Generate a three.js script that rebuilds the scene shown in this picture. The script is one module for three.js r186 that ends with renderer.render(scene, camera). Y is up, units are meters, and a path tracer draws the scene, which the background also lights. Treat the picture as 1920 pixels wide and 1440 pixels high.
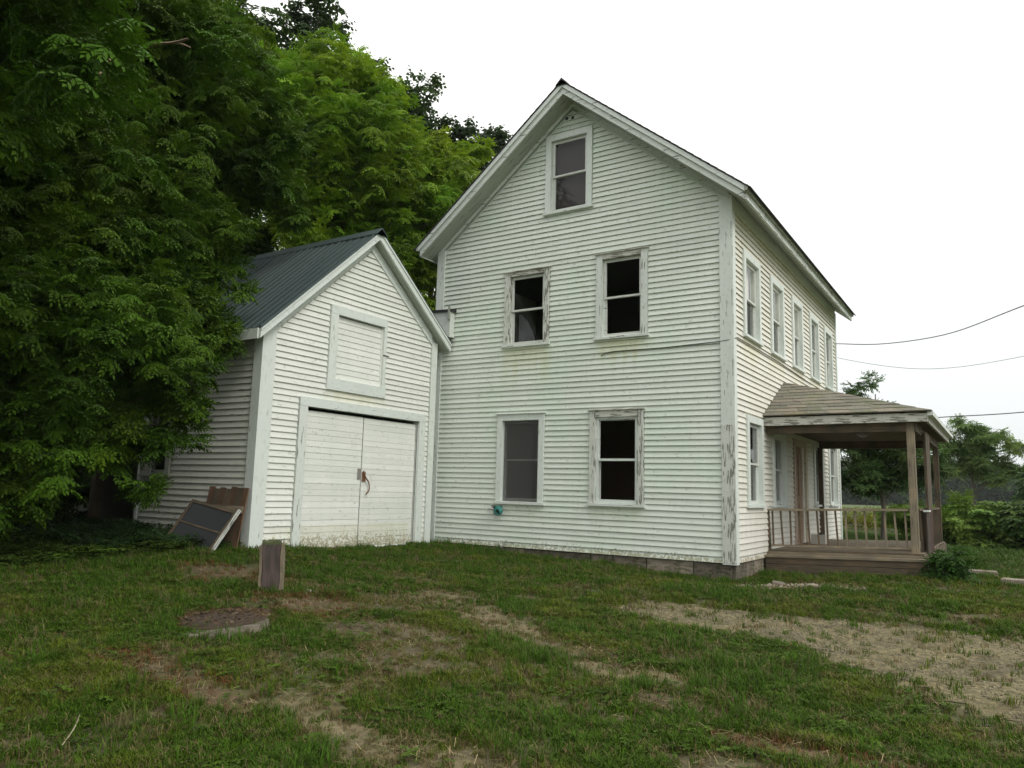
import * as THREE from 'three';
import { mergeGeometries } from 'three/addons/utils/BufferGeometryUtils.js';

// ---------------------------------------------------------------- camera, sky, sun, exposure
const scene = new THREE.Scene();
const camera = new THREE.PerspectiveCamera(53.535, 4 / 3, 0.1, 2000);
camera.position.set(3.932, 1.134, 13.071);
camera.rotation.order = 'YXZ';
camera.rotation.set(0.1382, 0.5767, 0.027);
camera.updateMatrixWorld();

const renderer = new THREE.WebGLRenderer({ antialias: true });
renderer.toneMapping = THREE.LinearToneMapping;
renderer.toneMappingExposure = 1.13;
renderer.shadowMap.enabled = true;

const sunDir = new THREE.Vector3(0.76, 0.68, 0.20).normalize();
{
  const w = 512, h = 256, d = new Float32Array(w * h * 4);
  for (let j = 0; j < h; j++) for (let i = 0; i < w; i++) {
    const el = ((j + 0.5) / h - 0.5) * Math.PI, s = Math.max(0, Math.sin(el));
    const az = (i / w) * Math.PI * 2;
    const c = 0.03 * Math.sin(az * 3 + el * 7) * Math.cos(az * 2 - el * 4) * Math.min(1, s * 4);
    const L = 0.74 + 0.78 * Math.pow(s, 0.75) + c, k = (j * w + i) * 4, t = Math.min(1, s * 2.2);
    d[k] = L * (0.95 + 0.05 * t); d[k + 1] = L * (1.0); d[k + 2] = L * (1.0 - 0.015 * t); d[k + 3] = 1;
  }
  const sky = new THREE.DataTexture(d, w, h, THREE.RGBAFormat, THREE.FloatType);
  sky.mapping = THREE.EquirectangularReflectionMapping;
  sky.magFilter = THREE.LinearFilter; sky.wrapS = THREE.RepeatWrapping; sky.needsUpdate = true;
  scene.background = sky; scene.environment = sky;
}
const sun = new THREE.DirectionalLight(new THREE.Color(1, 0.965, 0.9), 1.15);
sun.position.copy(sunDir).multiplyScalar(60);
sun.castShadow = true; sun.shadow.radius = 40; sun.shadow.mapSize.set(2048, 2048);
Object.assign(sun.shadow.camera, { left: -30, right: 30, top: 30, bottom: -30, near: 1, far: 140 });
sun.shadow.camera.updateProjectionMatrix();
sun.name = 'sun'; scene.add(sun); scene.add(sun.target);
scene.fog = new THREE.FogExp2(0xdfe6e4, 0.00028);

// ---------------------------------------------------------------- helpers
function rng(seed) { let a = seed >>> 0; return () => { a = (a + 0x6D2B79F5) | 0; let t = Math.imul(a ^ (a >>> 15), 1 | a); t = (t + Math.imul(t ^ (t >>> 7), 61 | t)) ^ t; return ((t ^ (t >>> 14)) >>> 0) / 4294967296; }; }
const rand = rng(7);
const RR = (a, b, r = rand) => a + (b - a) * r();
const clamp = (x, a = 0, b = 1) => Math.min(b, Math.max(a, x));
const sstep = (a, b, x) => { const t = clamp((x - a) / (b - a)); return t * t * (3 - 2 * t); };
const lerp = (a, b, t) => a + (b - a) * t;
function hash(ix, iy, s) { let h = Math.imul(ix, 374761393) ^ Math.imul(iy, 668265263) ^ Math.imul(s, 2147483647 - 77); h = Math.imul(h ^ (h >>> 13), 1274126177); h ^= h >>> 16; return (h >>> 0) / 4294967296; }
function vn(x, y, s = 1, p = 0) {
  let ix = Math.floor(x), iy = Math.floor(y); let fx = x - ix, fy = y - iy; fx = fx * fx * (3 - 2 * fx); fy = fy * fy * (3 - 2 * fy);
  let jx = ix + 1, jy = iy + 1;
  if (p) { const m = (a, q) => ((a % q) + q) % q; const px = p[0] || p, py = p[1] || p; ix = m(ix, px); jx = m(jx, px); iy = m(iy, py); jy = m(jy, py); }
  const a = hash(ix, iy, s), b = hash(jx, iy, s), c = hash(ix, jy, s), d = hash(jx, jy, s);
  return a + (b - a) * fx + (c - a) * fy + (a - b - c + d) * fx * fy;
}
function fbm(x, y, o = 4, s = 1, p = 0) { let v = 0, a = 0.5, n = 0, q = p; for (let i = 0; i < o; i++) { v += a * vn(x, y, s + i * 17, q); n += a; a *= 0.5; x *= 2; y *= 2; if (q) q = Array.isArray(q) ? [q[0] * 2, q[1] * 2] : q * 2; } return v / n; }
const enc = c => { c = clamp(c); return Math.round(255 * (c <= 0.0031308 ? 12.92 * c : 1.055 * Math.pow(c, 1 / 2.4) - 0.055)); };
function tex(w, h, fn, { srgb = true, rep = [1, 1], clampEdge = false, rot = 0 } = {}) {
  const d = new Uint8Array(w * h * 4);
  for (let j = 0; j < h; j++) for (let i = 0; i < w; i++) {
    const c = fn((i + 0.5) / w, (j + 0.5) / h), k = (j * w + i) * 4;
    for (let q = 0; q < 3; q++) d[k + q] = srgb ? enc(c[q]) : Math.round(255 * clamp(c[q]));
    d[k + 3] = 255;
  }
  const t = new THREE.DataTexture(d, w, h, THREE.RGBAFormat);
  t.wrapS = t.wrapT = clampEdge ? THREE.ClampToEdgeWrapping : THREE.RepeatWrapping;
  t.magFilter = THREE.LinearFilter; t.minFilter = THREE.LinearFilter;
  if (srgb) t.colorSpace = THREE.SRGBColorSpace;
  t.repeat.set(rep[0], rep[1]); t.rotation = rot; t.needsUpdate = true;
  return t;
}
const turned = (t, r) => { const c = t.clone(); c.rotation = r; c.needsUpdate = true; return c; };
const used = new Map();
function numbered(n) { const k = used.get(n) || 0; used.set(n, k + 1); return k ? n + '_' + String(k).padStart(3, '0') : n; }
function thing(name, label, category, pos = [0, 0, 0], group, kind) {
  const o = new THREE.Group(); o.name = numbered(name); o.position.set(...pos); o.userData = { label, category };
  if (group) o.userData.group = group; if (kind) o.userData.kind = kind; scene.add(o); return o;
}
function part(parent, name, geo, mat, pos) {
  const g = Array.isArray(geo) ? merge(geo) : geo;
  const m = new THREE.Mesh(g, mat); m.name = name; m.castShadow = m.receiveShadow = true;
  if (pos) m.position.set(...pos); parent.add(m); return m;
}
function grp(parent, name, pos = [0, 0, 0], ry = 0) { const g = new THREE.Group(); g.name = name; g.position.set(...pos); g.rotation.y = ry; parent.add(g); return g; }
function solo(name, geo, mat, label, category, group, kind) {
  const m = part(scene, numbered(name), geo, mat); m.userData = { label }; if (category) m.userData.category = category; if (group) m.userData.group = group; if (kind) m.userData.kind = kind; return m;
}
function merge(l) { return l.length === 1 ? l[0] : mergeGeometries(l.map(g => { const q = g.index ? g.toNonIndexed() : g; for (const a of Object.keys(q.attributes)) if (!['position', 'normal', 'uv'].includes(a)) q.deleteAttribute(a); return q; }), false); }
// faces given as lists of points (flat polygons, counter-clockwise from outside), uv in metres by the dominant axis
function faces(list) {
  const P = [], N = [], U = []; const a = new THREE.Vector3(), b = new THREE.Vector3(), n = new THREE.Vector3();
  for (const f of list) {
    for (let i = 1; i + 1 < f.length; i++) {
      const t = [f[0], f[i], f[i + 1]];
      a.set(t[1][0] - t[0][0], t[1][1] - t[0][1], t[1][2] - t[0][2]); b.set(t[2][0] - t[0][0], t[2][1] - t[0][1], t[2][2] - t[0][2]); n.crossVectors(a, b);
      if (n.lengthSq() < 1e-14) continue; n.normalize();
      const ax = Math.abs(n.x), ay = Math.abs(n.y), az = Math.abs(n.z);
      for (const p of t) { P.push(...p); N.push(n.x, n.y, n.z); if (az >= ax && az >= ay) U.push(p[0], p[1]); else if (ax >= ay) U.push(p[2], p[1]); else U.push(p[0], p[2]); }
    }
  }
  const g = new THREE.BufferGeometry();
  g.setAttribute('position', new THREE.Float32BufferAttribute(P, 3)); g.setAttribute('normal', new THREE.Float32BufferAttribute(N, 3)); g.setAttribute('uv', new THREE.Float32BufferAttribute(U, 2));
  return g;
}
// six-sided solid: bottom four then top four corners (each counter-clockwise seen from above)
function hexa(c) {
  const [a, b, d, e, A, B, D, E] = c;
  return faces([[e, d, b, a], [A, B, D, E], [a, b, B, A], [b, d, D, B], [d, e, E, D], [e, a, A, E]]);
}
// x0<x1, y0<y1, z0<z1
function bx(x0, x1, y0, y1, z0, z1) { return hexa([[x0, y0, z1], [x1, y0, z1], [x1, y0, z0], [x0, y0, z0], [x0, y1, z1], [x1, y1, z1], [x1, y1, z0], [x0, y1, z0]]); }
// polygon in (x, y) pushed from z0 to z1
function prism(poly, z0, z1) {
  let s = 0; for (let i = 0; i < poly.length; i++) { const p = poly[i], q = poly[(i + 1) % poly.length]; s += p[0] * q[1] - q[0] * p[1]; }
  const l = s < 0 ? poly.slice().reverse() : poly, f = [l.map(p => [p[0], p[1], z1]), l.slice().reverse().map(p => [p[0], p[1], z0])];
  for (let i = 0; i < l.length; i++) { const p = l[i], q = l[(i + 1) % l.length]; f.push([[p[0], p[1], z0], [q[0], q[1], z0], [q[0], q[1], z1], [p[0], p[1], z1]]); }
  return faces(f);
}
function tube(pts, r0, r1, seg = 8, sides = 7, jit = 0) {
  const c = new THREE.CatmullRomCurve3(pts.map(p => new THREE.Vector3(...p))); const g = new THREE.TubeGeometry(c, seg, 1, sides, false);
  const P = g.attributes.position, fr = c.getSpacedPoints(seg);
  for (let i = 0; i <= seg; i++) for (let j = 0; j <= sides; j++) {
    const k = i * (sides + 1) + j, r = lerp(r0, r1, i / seg) * (1 + jit * (hash(i, j % sides, 5) - 0.5)), o = c.getPointAt(i / seg);
    P.setXYZ(k, o.x + (P.getX(k) - o.x) * r, o.y + (P.getY(k) - o.y) * r, o.z + (P.getZ(k) - o.z) * r);
  }
  g.computeVertexNormals(); return g;
}
const M4 = new THREE.Matrix4(), Q = new THREE.Quaternion(), V = new THREE.Vector3(), S = new THREE.Vector3(), EU = new THREE.Euler(), C = new THREE.Color();
function instanced(parent, name, geo, mat, list, kind) {
  const m = new THREE.InstancedMesh(geo, mat, list.length); m.name = name; m.castShadow = m.receiveShadow = true;
  list.forEach((o, i) => { EU.set(o.r[0], o.r[1], o.r[2], 'YXZ'); Q.setFromEuler(EU); V.set(...o.p); Array.isArray(o.s) ? S.set(...o.s) : S.setScalar(o.s); m.setMatrixAt(i, M4.compose(V, Q, S)); C.setRGB(...o.c); m.setColorAt(i, C); });
  if (kind) m.userData.kind = kind; parent.add(m); return m;
}

// ---------------------------------------------------------------- ground height and what grows where
const CP = [[0, 0, -.3], [-3.3, .2, -.17], [-6.4, .4, -.03], [-6.4, 4.8, .07], [-9, 5, .12], [-3.2, 7.1, -.12], [-1.8, 8.7, -.24], [1.5, 9.5, -.42], [3.9, 8, -.42], [0, 5, -.33], [3, 4, -.35], [2.8, -1.5, -.17], [0, -1.9, -.28], [3.6, -2.5, -.15], [3, -9, -.05], [-12, 8, .25], [5, 0, -.2], [0, 12, -.5], [10, 5, -.4], [6, -20, -.2], [-14, -5, .8], [-20, 6, 1.3], [-15, -12, 1.5], [-3, 3, -.2], [-6, 10, -.05], [4, 13, -.5]];
function H(x, z) {
  let a = 0, b = 0; for (const c of CP) { const d = (c[0] - x) ** 2 + (c[1] - z) ** 2 + .6, w = 1 / (d * Math.sqrt(d)); a += w * c[2]; b += w; }
  let y = a / b; const far = Math.hypot(x, z); const t = sstep(18, 45, far);
  const hill = 9 * sstep(-14, -60, x) * sstep(-60, -25, z) + 3.0 * sstep(60, 240, far) * sstep(-20, -180, z) * 0;
  y = lerp(y, -0.2, t) + hill;
  return y + (far < 25 ? .045 * (fbm(x * 4.2 + 11, z * 4.2 + 5, 2, 4) - .5) : 0) + 0.05 * (fbm(x * .9 + 40, z * .9 + 40, 3, 3) - .5) * (far < 40 ? 1 : 2);
}
const DRIVE = [[-.38, 4.09], [-.11, 2.95], [1.23, 3.1], [2.31, 2.95], [3.19, 2.85], [4.6, 2.6], [9, 2.4], [14, 3], [14, 7.6], [8, 7.2], [4.6, 6.9], [3.55, 6.32], [2.81, 5.67], [2.13, 4.98], [1.34, 4.95], [.51, 4.69]];
function polyDist(x, z, P) {
  let ins = false, d = 1e9;
  for (let i = 0, j = P.length - 1; i < P.length; j = i++) {
    const [xi, zi] = P[i], [xj, zj] = P[j];
    if ((zi > z) !== (zj > z) && x < (xj - xi) * (z - zi) / (zj - zi) + xi) ins = !ins;
    const t = clamp(((x - xi) * (xj - xi) + (z - zi) * (zj - zi)) / ((xj - xi) ** 2 + (zj - zi) ** 2)); d = Math.min(d, Math.hypot(x - xi - t * (xj - xi), z - zi - t * (zj - zi)));
  }
  return ins ? d : -d;
}
const drive = (x, z) => polyDist(x, z, DRIVE) + .55 * (fbm(x * 1.6 + 9, z * 1.6, 4, 11) - .5);
// bare patches: x, z, rx, rz, kind (0 dry tan straw, 1 brown soil, 2 rusty leaf litter)
const PATCH = [[-2.05, 5.3, .5, .5, 0], [-1.3, 5.8, .9, .5, 0], [-.5, 6.3, .75, .5, 0], [.45, 6.55, .7, .35, 1], [1.2, 7.0, .5, .3, 0], [-.15, 9.1, .3, .5, 0], [.25, 9.35, .4, .3, 0], [1.0, 9.4, .75, .45, 0], [-1.1, 7.5, .8, .7, 1], [-1.9, 6.4, .6, .6, 1], [-.5, 8.2, .6, .4, 1], [-2.5, 8.1, .45, .45, 2], [-2.4, 7.1, .9, .5, 2], [-1.75, 9.5, .5, .25, 2], [-4.6, 6.4, 1.0, .5, 2], [-.8, 9.6, .6, .2, 2], [.7, .5, .8, .5, 1], [1.4, .1, .9, .45, 1], [2.6, 2.2, .9, .22, 1], [3.6, 1.8, .9, .2, 1], [-3.4, 6.3, .6, .3, 1], [2.5, 8.6, .5, .25, 1], [1.9, 7.6, .5, .18, 1], [2.9, 8.0, .8, .18, 2], [-3.2, 4.6, .7, .3, 1], [-8.2, 6.2, 1.6, 1.2, 1]];
function patch(x, z) {
  let best = 0, kind = 0; const n = 1.1 * (fbm(x * 2.3, z * 2.3, 4, 23) - .5);
  for (const p of PATCH) { const d = Math.hypot((x - p[0]) / p[2], (z - p[1]) / p[3]); if (d > 1.9) continue; const v = sstep(1.25, .35, d + n); if (v > best) { best = v; kind = p[4]; } }
  return [best, kind];
}
const inBox = (x, z, a, b, c, d) => x > a && x < b && z > c && z < d;
const built = (x, z) => inBox(x, z, -6.7, .06, -10, .02) || inBox(x, z, -13, -6.38, .2, 4.86) || inBox(x, z, -.1, 2.76, -7.3, -1.82);

// ---------------------------------------------------------------- materials
const std = (o) => new THREE.MeshStandardMaterial(Object.assign({ roughness: .8, metalness: 0 }, o));
const lin = (r, g, b) => new THREE.Color().setRGB(r, g, b);
// flaking white paint: wear 0..1 uncovers grey wood in flakes drawn out along the grain (u)
function paintTex(seed, wear, w = 1024) {
  return tex(w, w, (u, v) => {
    const a = fbm(u * 6, v * 6, 4, seed, 6), s = fbm(u * 10, v * 90, 3, seed + 5, [10, 90]), f = fbm(u * 6, v * 44, 5, seed + 9, [6, 44]), b = fbm(u * 3, v * 3, 3, seed + 21, 3);
    let t = .90 + .07 * a + .06 * (s - .5);
    let c = [t, t, t * .985];
    const dirt = sstep(.58, .75, fbm(u * 22, v * 40, 3, seed + 40, [22, 40])) * .10; c = c.map((q, i) => q * (1 - dirt * [1, .97, 1.1][i]));
    const th = lerp(.80, .46, wear) + .22 * (b - .5), k = sstep(th, th + .035, f);
    const wood = .24 + .2 * s; if (k > 0) c = [lerp(c[0], wood, k), lerp(c[1], wood * .97, k), lerp(c[2], wood * .9, k)];
    return c;
  }, { rep: [.5, .5] });
}
const PT = paintTex(3, .04), PT2 = paintTex(31, .34), PT3 = paintTex(57, .66);
PT3.repeat.set(1.1, 1.6); PT2.repeat.set(.8, .9);
// the gable wall: greenish bloom in blotches, ochre streaks below the sills
function wallTex(W0, H0, seed, tint, stains, foot) {
  return tex(1024, 1024, (u, v) => {
    const x = u * W0, y = v * H0, a = fbm(x * 1.3, y * 1.3, 4, seed), s = fbm(x * 7, y * 60, 3, seed + 3), st = fbm(x * 9, y * 1.1, 3, seed + 8), g = fbm(x * 30, y * 30, 3, seed + 13);
    let t = .93 + .06 * (s - .5) + .05 * (g - .5) + .06 * (st - .5); let c = [t, t, t];
    const al = sstep(.35, .75, a) * .06 * (.5 + 1.0 * g); c = [c[0] * (1 - al * tint[0]), c[1] * (1 - al * tint[1]), c[2] * (1 - al * tint[2])];
    for (const q of stains) { const dx = Math.abs(x - q[0]) / q[1], dy = (q[2] - y) / q[3]; if (dx < 1.3 && dy > -.1 && dy < 1.3) { const k = sstep(1.2, .5, dx + .5 * (st - .5)) * sstep(1.2, .05, dy + .9 * (st - .5) + .5 * (g - .5)) * sstep(-.1, 0, dy) * (.45 + 1.1 * g) * q[4]; c = [c[0] * (1 - k * .07), c[1] * (1 - k * .09), c[2] * (1 - k * .24)]; } }
    const chip = sstep(.735, .76, fbm(x * 13, y * 30, 4, seed + 31)) * .5; if (chip > 0) c = [lerp(c[0], .5, chip), lerp(c[1], .49, chip), lerp(c[2], .45, chip)];
    if (foot) { const n = fbm(x * 38, y * 44, 4, seed + 50), k = sstep(.48, .66, n + .34 * sstep(foot, 0, y) - .16) * sstep(foot * 1.3, foot * .2, y + .25 * (st - .5)); c = [lerp(c[0], .34, k * .75), lerp(c[1], .30, k * .75), lerp(c[2], .16, k * .75)]; }
    return c;
  }, { rep: [1 / W0, 1 / H0] });
}
const gableTex = wallTex(6.6, 9.24, 101, [1, .35, 1], [[-4.24 + 6.6, .62, 4.0, .75, 1.0], [-2.1 + 6.6, .6, 4.0, .42, 1.25], [-4.3 + 6.6, .6, .82, .4, .35], [-2.2 + 6.6, .6, .85, .35, .5]], .16);
const garTex = wallTex(4.6, 6, 201, [1, .6, 1], [[2.2, .75, 2.86, .35, .8], [2.2, 2.2, .40, .40, .6]], .40);
const sideTex = wallTex(9.8, 6.6, 301, [.6, .7, 1.2], [[1.2, .7, 4.0, .5, .9], [3.1, .7, 4.0, .5, .7], [5, .7, 4, .5, .7], [6.8, .7, 4, .5, .7], [3, 8, 6.6, 1.0, .5]], .14);
const tones = (c, map, n = 4, am = .05, extra = {}) => Array.from({ length: n }, (_, i) => { const k = 1 + am * ((i + .5) / n - .5) * 2; return std(Object.assign({ color: lin(c[0] * k, c[1] * k, c[2] * k), map, roughness: .62 }, extra)); });
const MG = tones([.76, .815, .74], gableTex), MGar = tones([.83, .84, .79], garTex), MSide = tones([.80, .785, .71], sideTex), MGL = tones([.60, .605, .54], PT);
const MTrim = std({ color: lin(.72, .77, .74), map: PT, roughness: .55 });
const MTrimW = std({ color: lin(.72, .76, .72), map: PT2, bumpMap: PT2, bumpScale: .003, roughness: .65 });
const MTrimWV = std({ color: lin(.72, .76, .72), map: turned(PT2, Math.PI / 2), bumpMap: turned(PT2, Math.PI / 2), bumpScale: .003, roughness: .65 });
const MTrimV = std({ color: lin(.74, .79, .75), map: turned(PT, Math.PI / 2), roughness: .55 });
const MPeel = std({ color: lin(.66, .66, .60), map: PT3, bumpMap: PT3, bumpScale: .004, roughness: .75 });
const MPeelV = std({ color: lin(.66, .68, .63), map: turned(PT3, Math.PI / 2), bumpMap: turned(PT3, Math.PI / 2), bumpScale: .004, roughness: .75 });
const MSash = std({ color: lin(.68, .70, .66), map: PT, roughness: .5 });
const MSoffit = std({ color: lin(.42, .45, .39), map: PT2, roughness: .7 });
const MGlass = new THREE.MeshPhysicalMaterial({ color: 0xffffff, transmission: 1, thickness: 0, roughness: .02, ior: 1.36 });
function woodTex(seed, base, vary) {
  return tex(512, 512, (u, v) => {
    const g = fbm(u * 3, v * 70, 4, seed, [3, 70]), a = fbm(u * 4, v * 4, 3, seed + 4, 4), k = sstep(.66, .72, fbm(u * 4, v * 120, 3, seed + 7, [4, 120]));
    const t = (.55 + .6 * g + .5 * (a - .5)) * (1 - .45 * k); return base.map((b, i) => b * t * (1 + vary[i] * (a - .5)));
  }, { rep: [1, 1] });
}
const WT = woodTex(5, [.27, .222, .150], [.2, .1, -.1]), WT2 = woodTex(15, [.125, .093, .058], [.4, .1, -.1]);
const MWood = std({ map: WT, bumpMap: WT, bumpScale: .004, roughness: .85 }), MWoodV = std({ map: turned(WT, Math.PI / 2), bumpMap: turned(WT, Math.PI / 2), bumpScale: .004, roughness: .85 });
const MDark = std({ map: WT2, bumpMap: WT2, bumpScale: .004, roughness: .85 }), MDarkV = std({ map: turned(WT2, Math.PI / 2), bumpMap: turned(WT2, Math.PI / 2), bumpScale: .004, roughness: .85 });
const stoneTex = tex(512, 512, (u, v) => { const a = fbm(u * 5, v * 5, 5, 71, 5), b = fbm(u * 40, v * 40, 3, 75, 40), m = sstep(.55, .7, fbm(u * 9, v * 9, 4, 79, 9)); const t = .16 + .16 * a + .10 * (b - .5); return [lerp(t, .07, m * .7), lerp(t * .92, .08, m * .7), lerp(t * .82, .04, m * .7)]; });
const MStone = [.75, .55, 1.1].map(k => std({ color: lin(k, k * .92, k * .80), map: stoneTex, bumpMap: stoneTex, bumpScale: .015, roughness: .95 }));
const MMortar = std({ color: lin(.06, .05, .04), roughness: 1 });
const MInside = std({ color: lin(.10, .09, .08), roughness: 1 });
const MBlack = std({ color: lin(.02, .02, .02), roughness: .6 });
const MShingle = tex(512, 512, (u, v) => { const a = fbm(u * 60, v * 60, 3, 83, 60), b = fbm(u * 4, v * 4, 4, 85, 4); const t = .75 + .5 * (a - .5) + .4 * (b - .5), m = sstep(.5, .68, b); return [t * lerp(1, .85, m), t * lerp(1, .9, m), t * lerp(1, .76, m)]; });
const barkTex = tex(256, 512, (u, v) => { const a = fbm(u * 12, v * 5, 5, 91, [12, 5]); const t = .05 + .12 * a; return [t, t * .88, t * .72]; }, { rep: [1, 1] });
const MBark = std({ map: barkTex, bumpMap: barkTex, bumpScale: .03, roughness: 1 });

// ---------------------------------------------------------------- the ground: one sheet to the horizon
function groundColor(x, z) {
  const n = fbm(x * 1.1, z * 1.1, 4, 61), f = fbm(x * 9, z * 9, 3, 63), g = hash(Math.floor(x * 70), Math.floor(z * 70), 65), p = fbm(x * 14, z * 14, 3, 67);
  let c = [lerp(.050, .085, n), lerp(.062, .082, n), lerp(.016, .028, n)];
  const so = sstep(.42, .62, f * .6 + n * .4) * .75; c = [lerp(c[0], .085, so), lerp(c[1], .065, so), lerp(c[2], .035, so)];
  const [pv0, pk] = patch(x, z), pv = pv0 * (.55 + .6 * sstep(.35, .6, p)), col = [[.165, .135, .072], [.105, .082, .046], [.105, .070, .034]][pk], kk = pv * (.55 + .45 * sstep(.3, .6, f));
  c = c.map((q, i) => lerp(q, col[i], kk));
  const d = sstep(-.12, .18, drive(x, z)); if (d > 0) { const s = sstep(.56, .7, p), a = .115 + .09 * (n - .5) + .10 * (f - .5); c = c.map((q, i) => lerp(q, [a * 1.15, a * .98, a * .48][i] * (1 + .6 * s), d * .95)); }
  const m = .72 + .56 * g, ed = sstep(12.5, 10.5, Math.max(Math.abs(x), Math.abs(z - 2))); c = c.map(q => q * m); return [.075, .105, .028].map((q, i) => lerp(q, c[i], ed));
}
{
  const N = 240, P = [], U = [], I = [], X0 = -2, Z0 = 4;
  const warp = t => Math.sign(t) * (14 * Math.abs(t) + 900 * Math.pow(Math.abs(t), 6));
  for (let j = 0; j <= N; j++) for (let i = 0; i <= N; i++) { const x = X0 + warp(i / N * 2 - 1), z = Z0 + warp(j / N * 2 - 1); P.push(x, H(x, z), z); U.push((x + 13) / 26, (z + 10) / 24); }
  for (let j = 0; j < N; j++) for (let i = 0; i < N; i++) { const a = j * (N + 1) + i, b = a + 1, c = a + N + 1, d = c + 1; I.push(a, c, b, b, c, d); }
  const g = new THREE.BufferGeometry(); g.setAttribute('position', new THREE.Float32BufferAttribute(P, 3)); g.setAttribute('uv', new THREE.Float32BufferAttribute(U, 2)); g.setIndex(I); g.computeVertexNormals();
  const t = tex(2048, 2048, (u, v) => groundColor(u * 26 - 13, v * 24 - 10), { clampEdge: true });
  const m = solo('ground', g, std({ map: t, bumpMap: t, bumpScale: .02, roughness: 1 }), 'worn lawn with dry bare patches and rusty litter', null, null, 'structure');
}
{ // the gravel drive: its own sheet 4 mm above the ground
  const s = .07, P = [], U = []; const put = (x, z) => { P.push(x, H(x, z) + .006, z); U.push(x / 2, z / 2); };
  const col = tex(1024, 1024, (u, v) => { const n = fbm(u * 6, v * 6, 4, 161, 6), p = fbm(u * 70, v * 70, 2, 163, 70), q = fbm(u * 26, v * 26, 3, 165, 26), s1 = sstep(.60, .72, p), t = .105 + .09 * (n - .5) + .05 * (q - .5); const k = 1 + .5 * s1 - .3 * sstep(.45, .3, p); return [t * 1.18 * k, t * .99 * k, t * .50 * k]; });
  for (let x = -.9; x < 9; x += s) for (let z = 2; z < 8; z += s) { if (drive(x + s / 2, z + s / 2) + .5 * (vn(x * 6, z * 6, 91) - .5) < .12) continue; const c = [[x, z], [x + s, z], [x + s, z + s], [x, z + s]]; for (const k of [0, 2, 1, 0, 3, 2]) put(...c[k]); }
  const g = new THREE.BufferGeometry(); g.setAttribute('position', new THREE.Float32BufferAttribute(P, 3)); g.setAttribute('uv', new THREE.Float32BufferAttribute(U, 2)); g.computeVertexNormals();
  solo('driveway', g, std({ map: col, bumpMap: col, bumpScale: .02, roughness: 1 }), 'pale gravel and dirt drive crossing the lawn on the right', null, null, 'structure');
}

// ---------------------------------------------------------------- walls of clapboards
// local axes: u right, v up, n out of the wall
function spanOf(poly, v) { // convex outline
  let a = 1e9, b = -1e9; for (let i = 0; i < poly.length; i++) { const p = poly[i], q = poly[(i + 1) % poly.length]; if ((p[1] - v) * (q[1] - v) <= 0 && p[1] !== q[1]) { const u = p[0] + (q[0] - p[0]) * (v - p[1]) / (q[1] - p[1]); a = Math.min(a, u); b = Math.max(b, u); } }
  return b > a ? [a, b] : null;
}
function board(u0b, u1b, u0t, u1t, v0, v1, tb, tt, j, n0 = 0) {
  return hexa([[u0b, v0, n0 + tb], [u1b, v0 + j, n0 + tb], [u1b, v0 + j, n0 - .004], [u0b, v0, n0 - .004], [u0t, v1, n0 + tt], [u1t, v1 + j, n0 + tt], [u1t, v1 + j, n0 - .004], [u0t, v1, n0 - .004]]);
}
function clapboards(parent, poly, holes, mats, { e = .1055, v0 = 0, v1, butt = .032, seed = 1, name = 'clapboard', inset = [0, 0], joints = .3, loose = () => true, top = 99 } = {}) {
  const r = rng(seed), rest = []; const n = Math.ceil((v1 - v0) / e);
  for (let i = 0; i < n; i++) {
    const a = v0 + i * e + RR(-.002, .002, r), b = Math.min(a + e + .012, v1 + .01), sb = spanOf(poly, clamp(a, poly.minV ?? -9, top)), st = spanOf(poly, Math.min(b, v1));
    if (!sb) continue; const T = st || [(sb[0] + sb[1]) / 2 - .01, (sb[0] + sb[1]) / 2 + .01];
    const L = [sb[0] + inset[0], T[0] + inset[0]], R = [sb[1] - inset[1], T[1] - inset[1]]; const mid = a + e / 2;
    let segs = [[0, 0, true, true]]; let cuts = holes.filter(h => mid > h[2] && mid < h[3]).sort((p, q) => p[0] - q[0]);
    const list = []; let cur = null; for (const h of cuts) { list.push([cur, h[0]]); cur = h[1]; } list.push([cur, null]);
    for (const [s0, s1] of list) {
      const b0 = s0 ?? L[0], b1 = s1 ?? R[0], t0 = s0 ?? L[1], t1 = s1 ?? R[1]; if (b1 - b0 < .03) continue;
      const cutsAt = []; if (b1 - b0 > 3.2 && r() < joints) cutsAt.push(b0 + (b1 - b0) * RR(.25, .75, r));
      let p0 = b0, q0 = t0; for (const c of [...cutsAt, null]) {
        const p1 = c === null ? b1 : c - .0015, q1 = c === null ? t1 : c - .0015;
        const g = board(p0, p1, q0, q1, a, b, butt + RR(-.003, .003, r), .003, RR(-.003, .003, r) * Math.min(1, (p1 - p0) / 3));
        const m = mats[Math.floor(r() * mats.length)];
        if (loose(p0, p1, a)) part(parent, name, g, m); else rest.push([g, m]);
        p0 = c === null ? 0 : c + .0015; q0 = p0;
      }
    }
  }
  if (rest.length) { const by = new Map(); for (const [g, m] of rest) { if (!by.has(m)) by.set(m, []); by.get(m).push(g); } const m0 = [...by.keys()][0]; part(parent, 'siding', rest.map(q => q[0]), m0).userData.kind = 'stuff'; }
}
function sheathing(poly, holes, d) { // wall with openings, from n = 0 back to -d
  const sh = new THREE.Shape(poly.map(p => new THREE.Vector2(p[0], p[1])));
  for (const h of holes) { const q = new THREE.Path(); q.moveTo(h[0], h[2]); q.lineTo(h[0], h[3]); q.lineTo(h[1], h[3]); q.lineTo(h[1], h[2]); q.closePath(); sh.holes.push(q); }
  const g = new THREE.ExtrudeGeometry(sh, { depth: d, bevelEnabled: false }); g.translate(0, 0, -d - .004); return g;
}
const sheet = (x0, x1, y0, y1, z) => faces([[[x0, y0, z], [x1, y0, z], [x1, y1, z], [x0, y1, z]]]);
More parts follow.
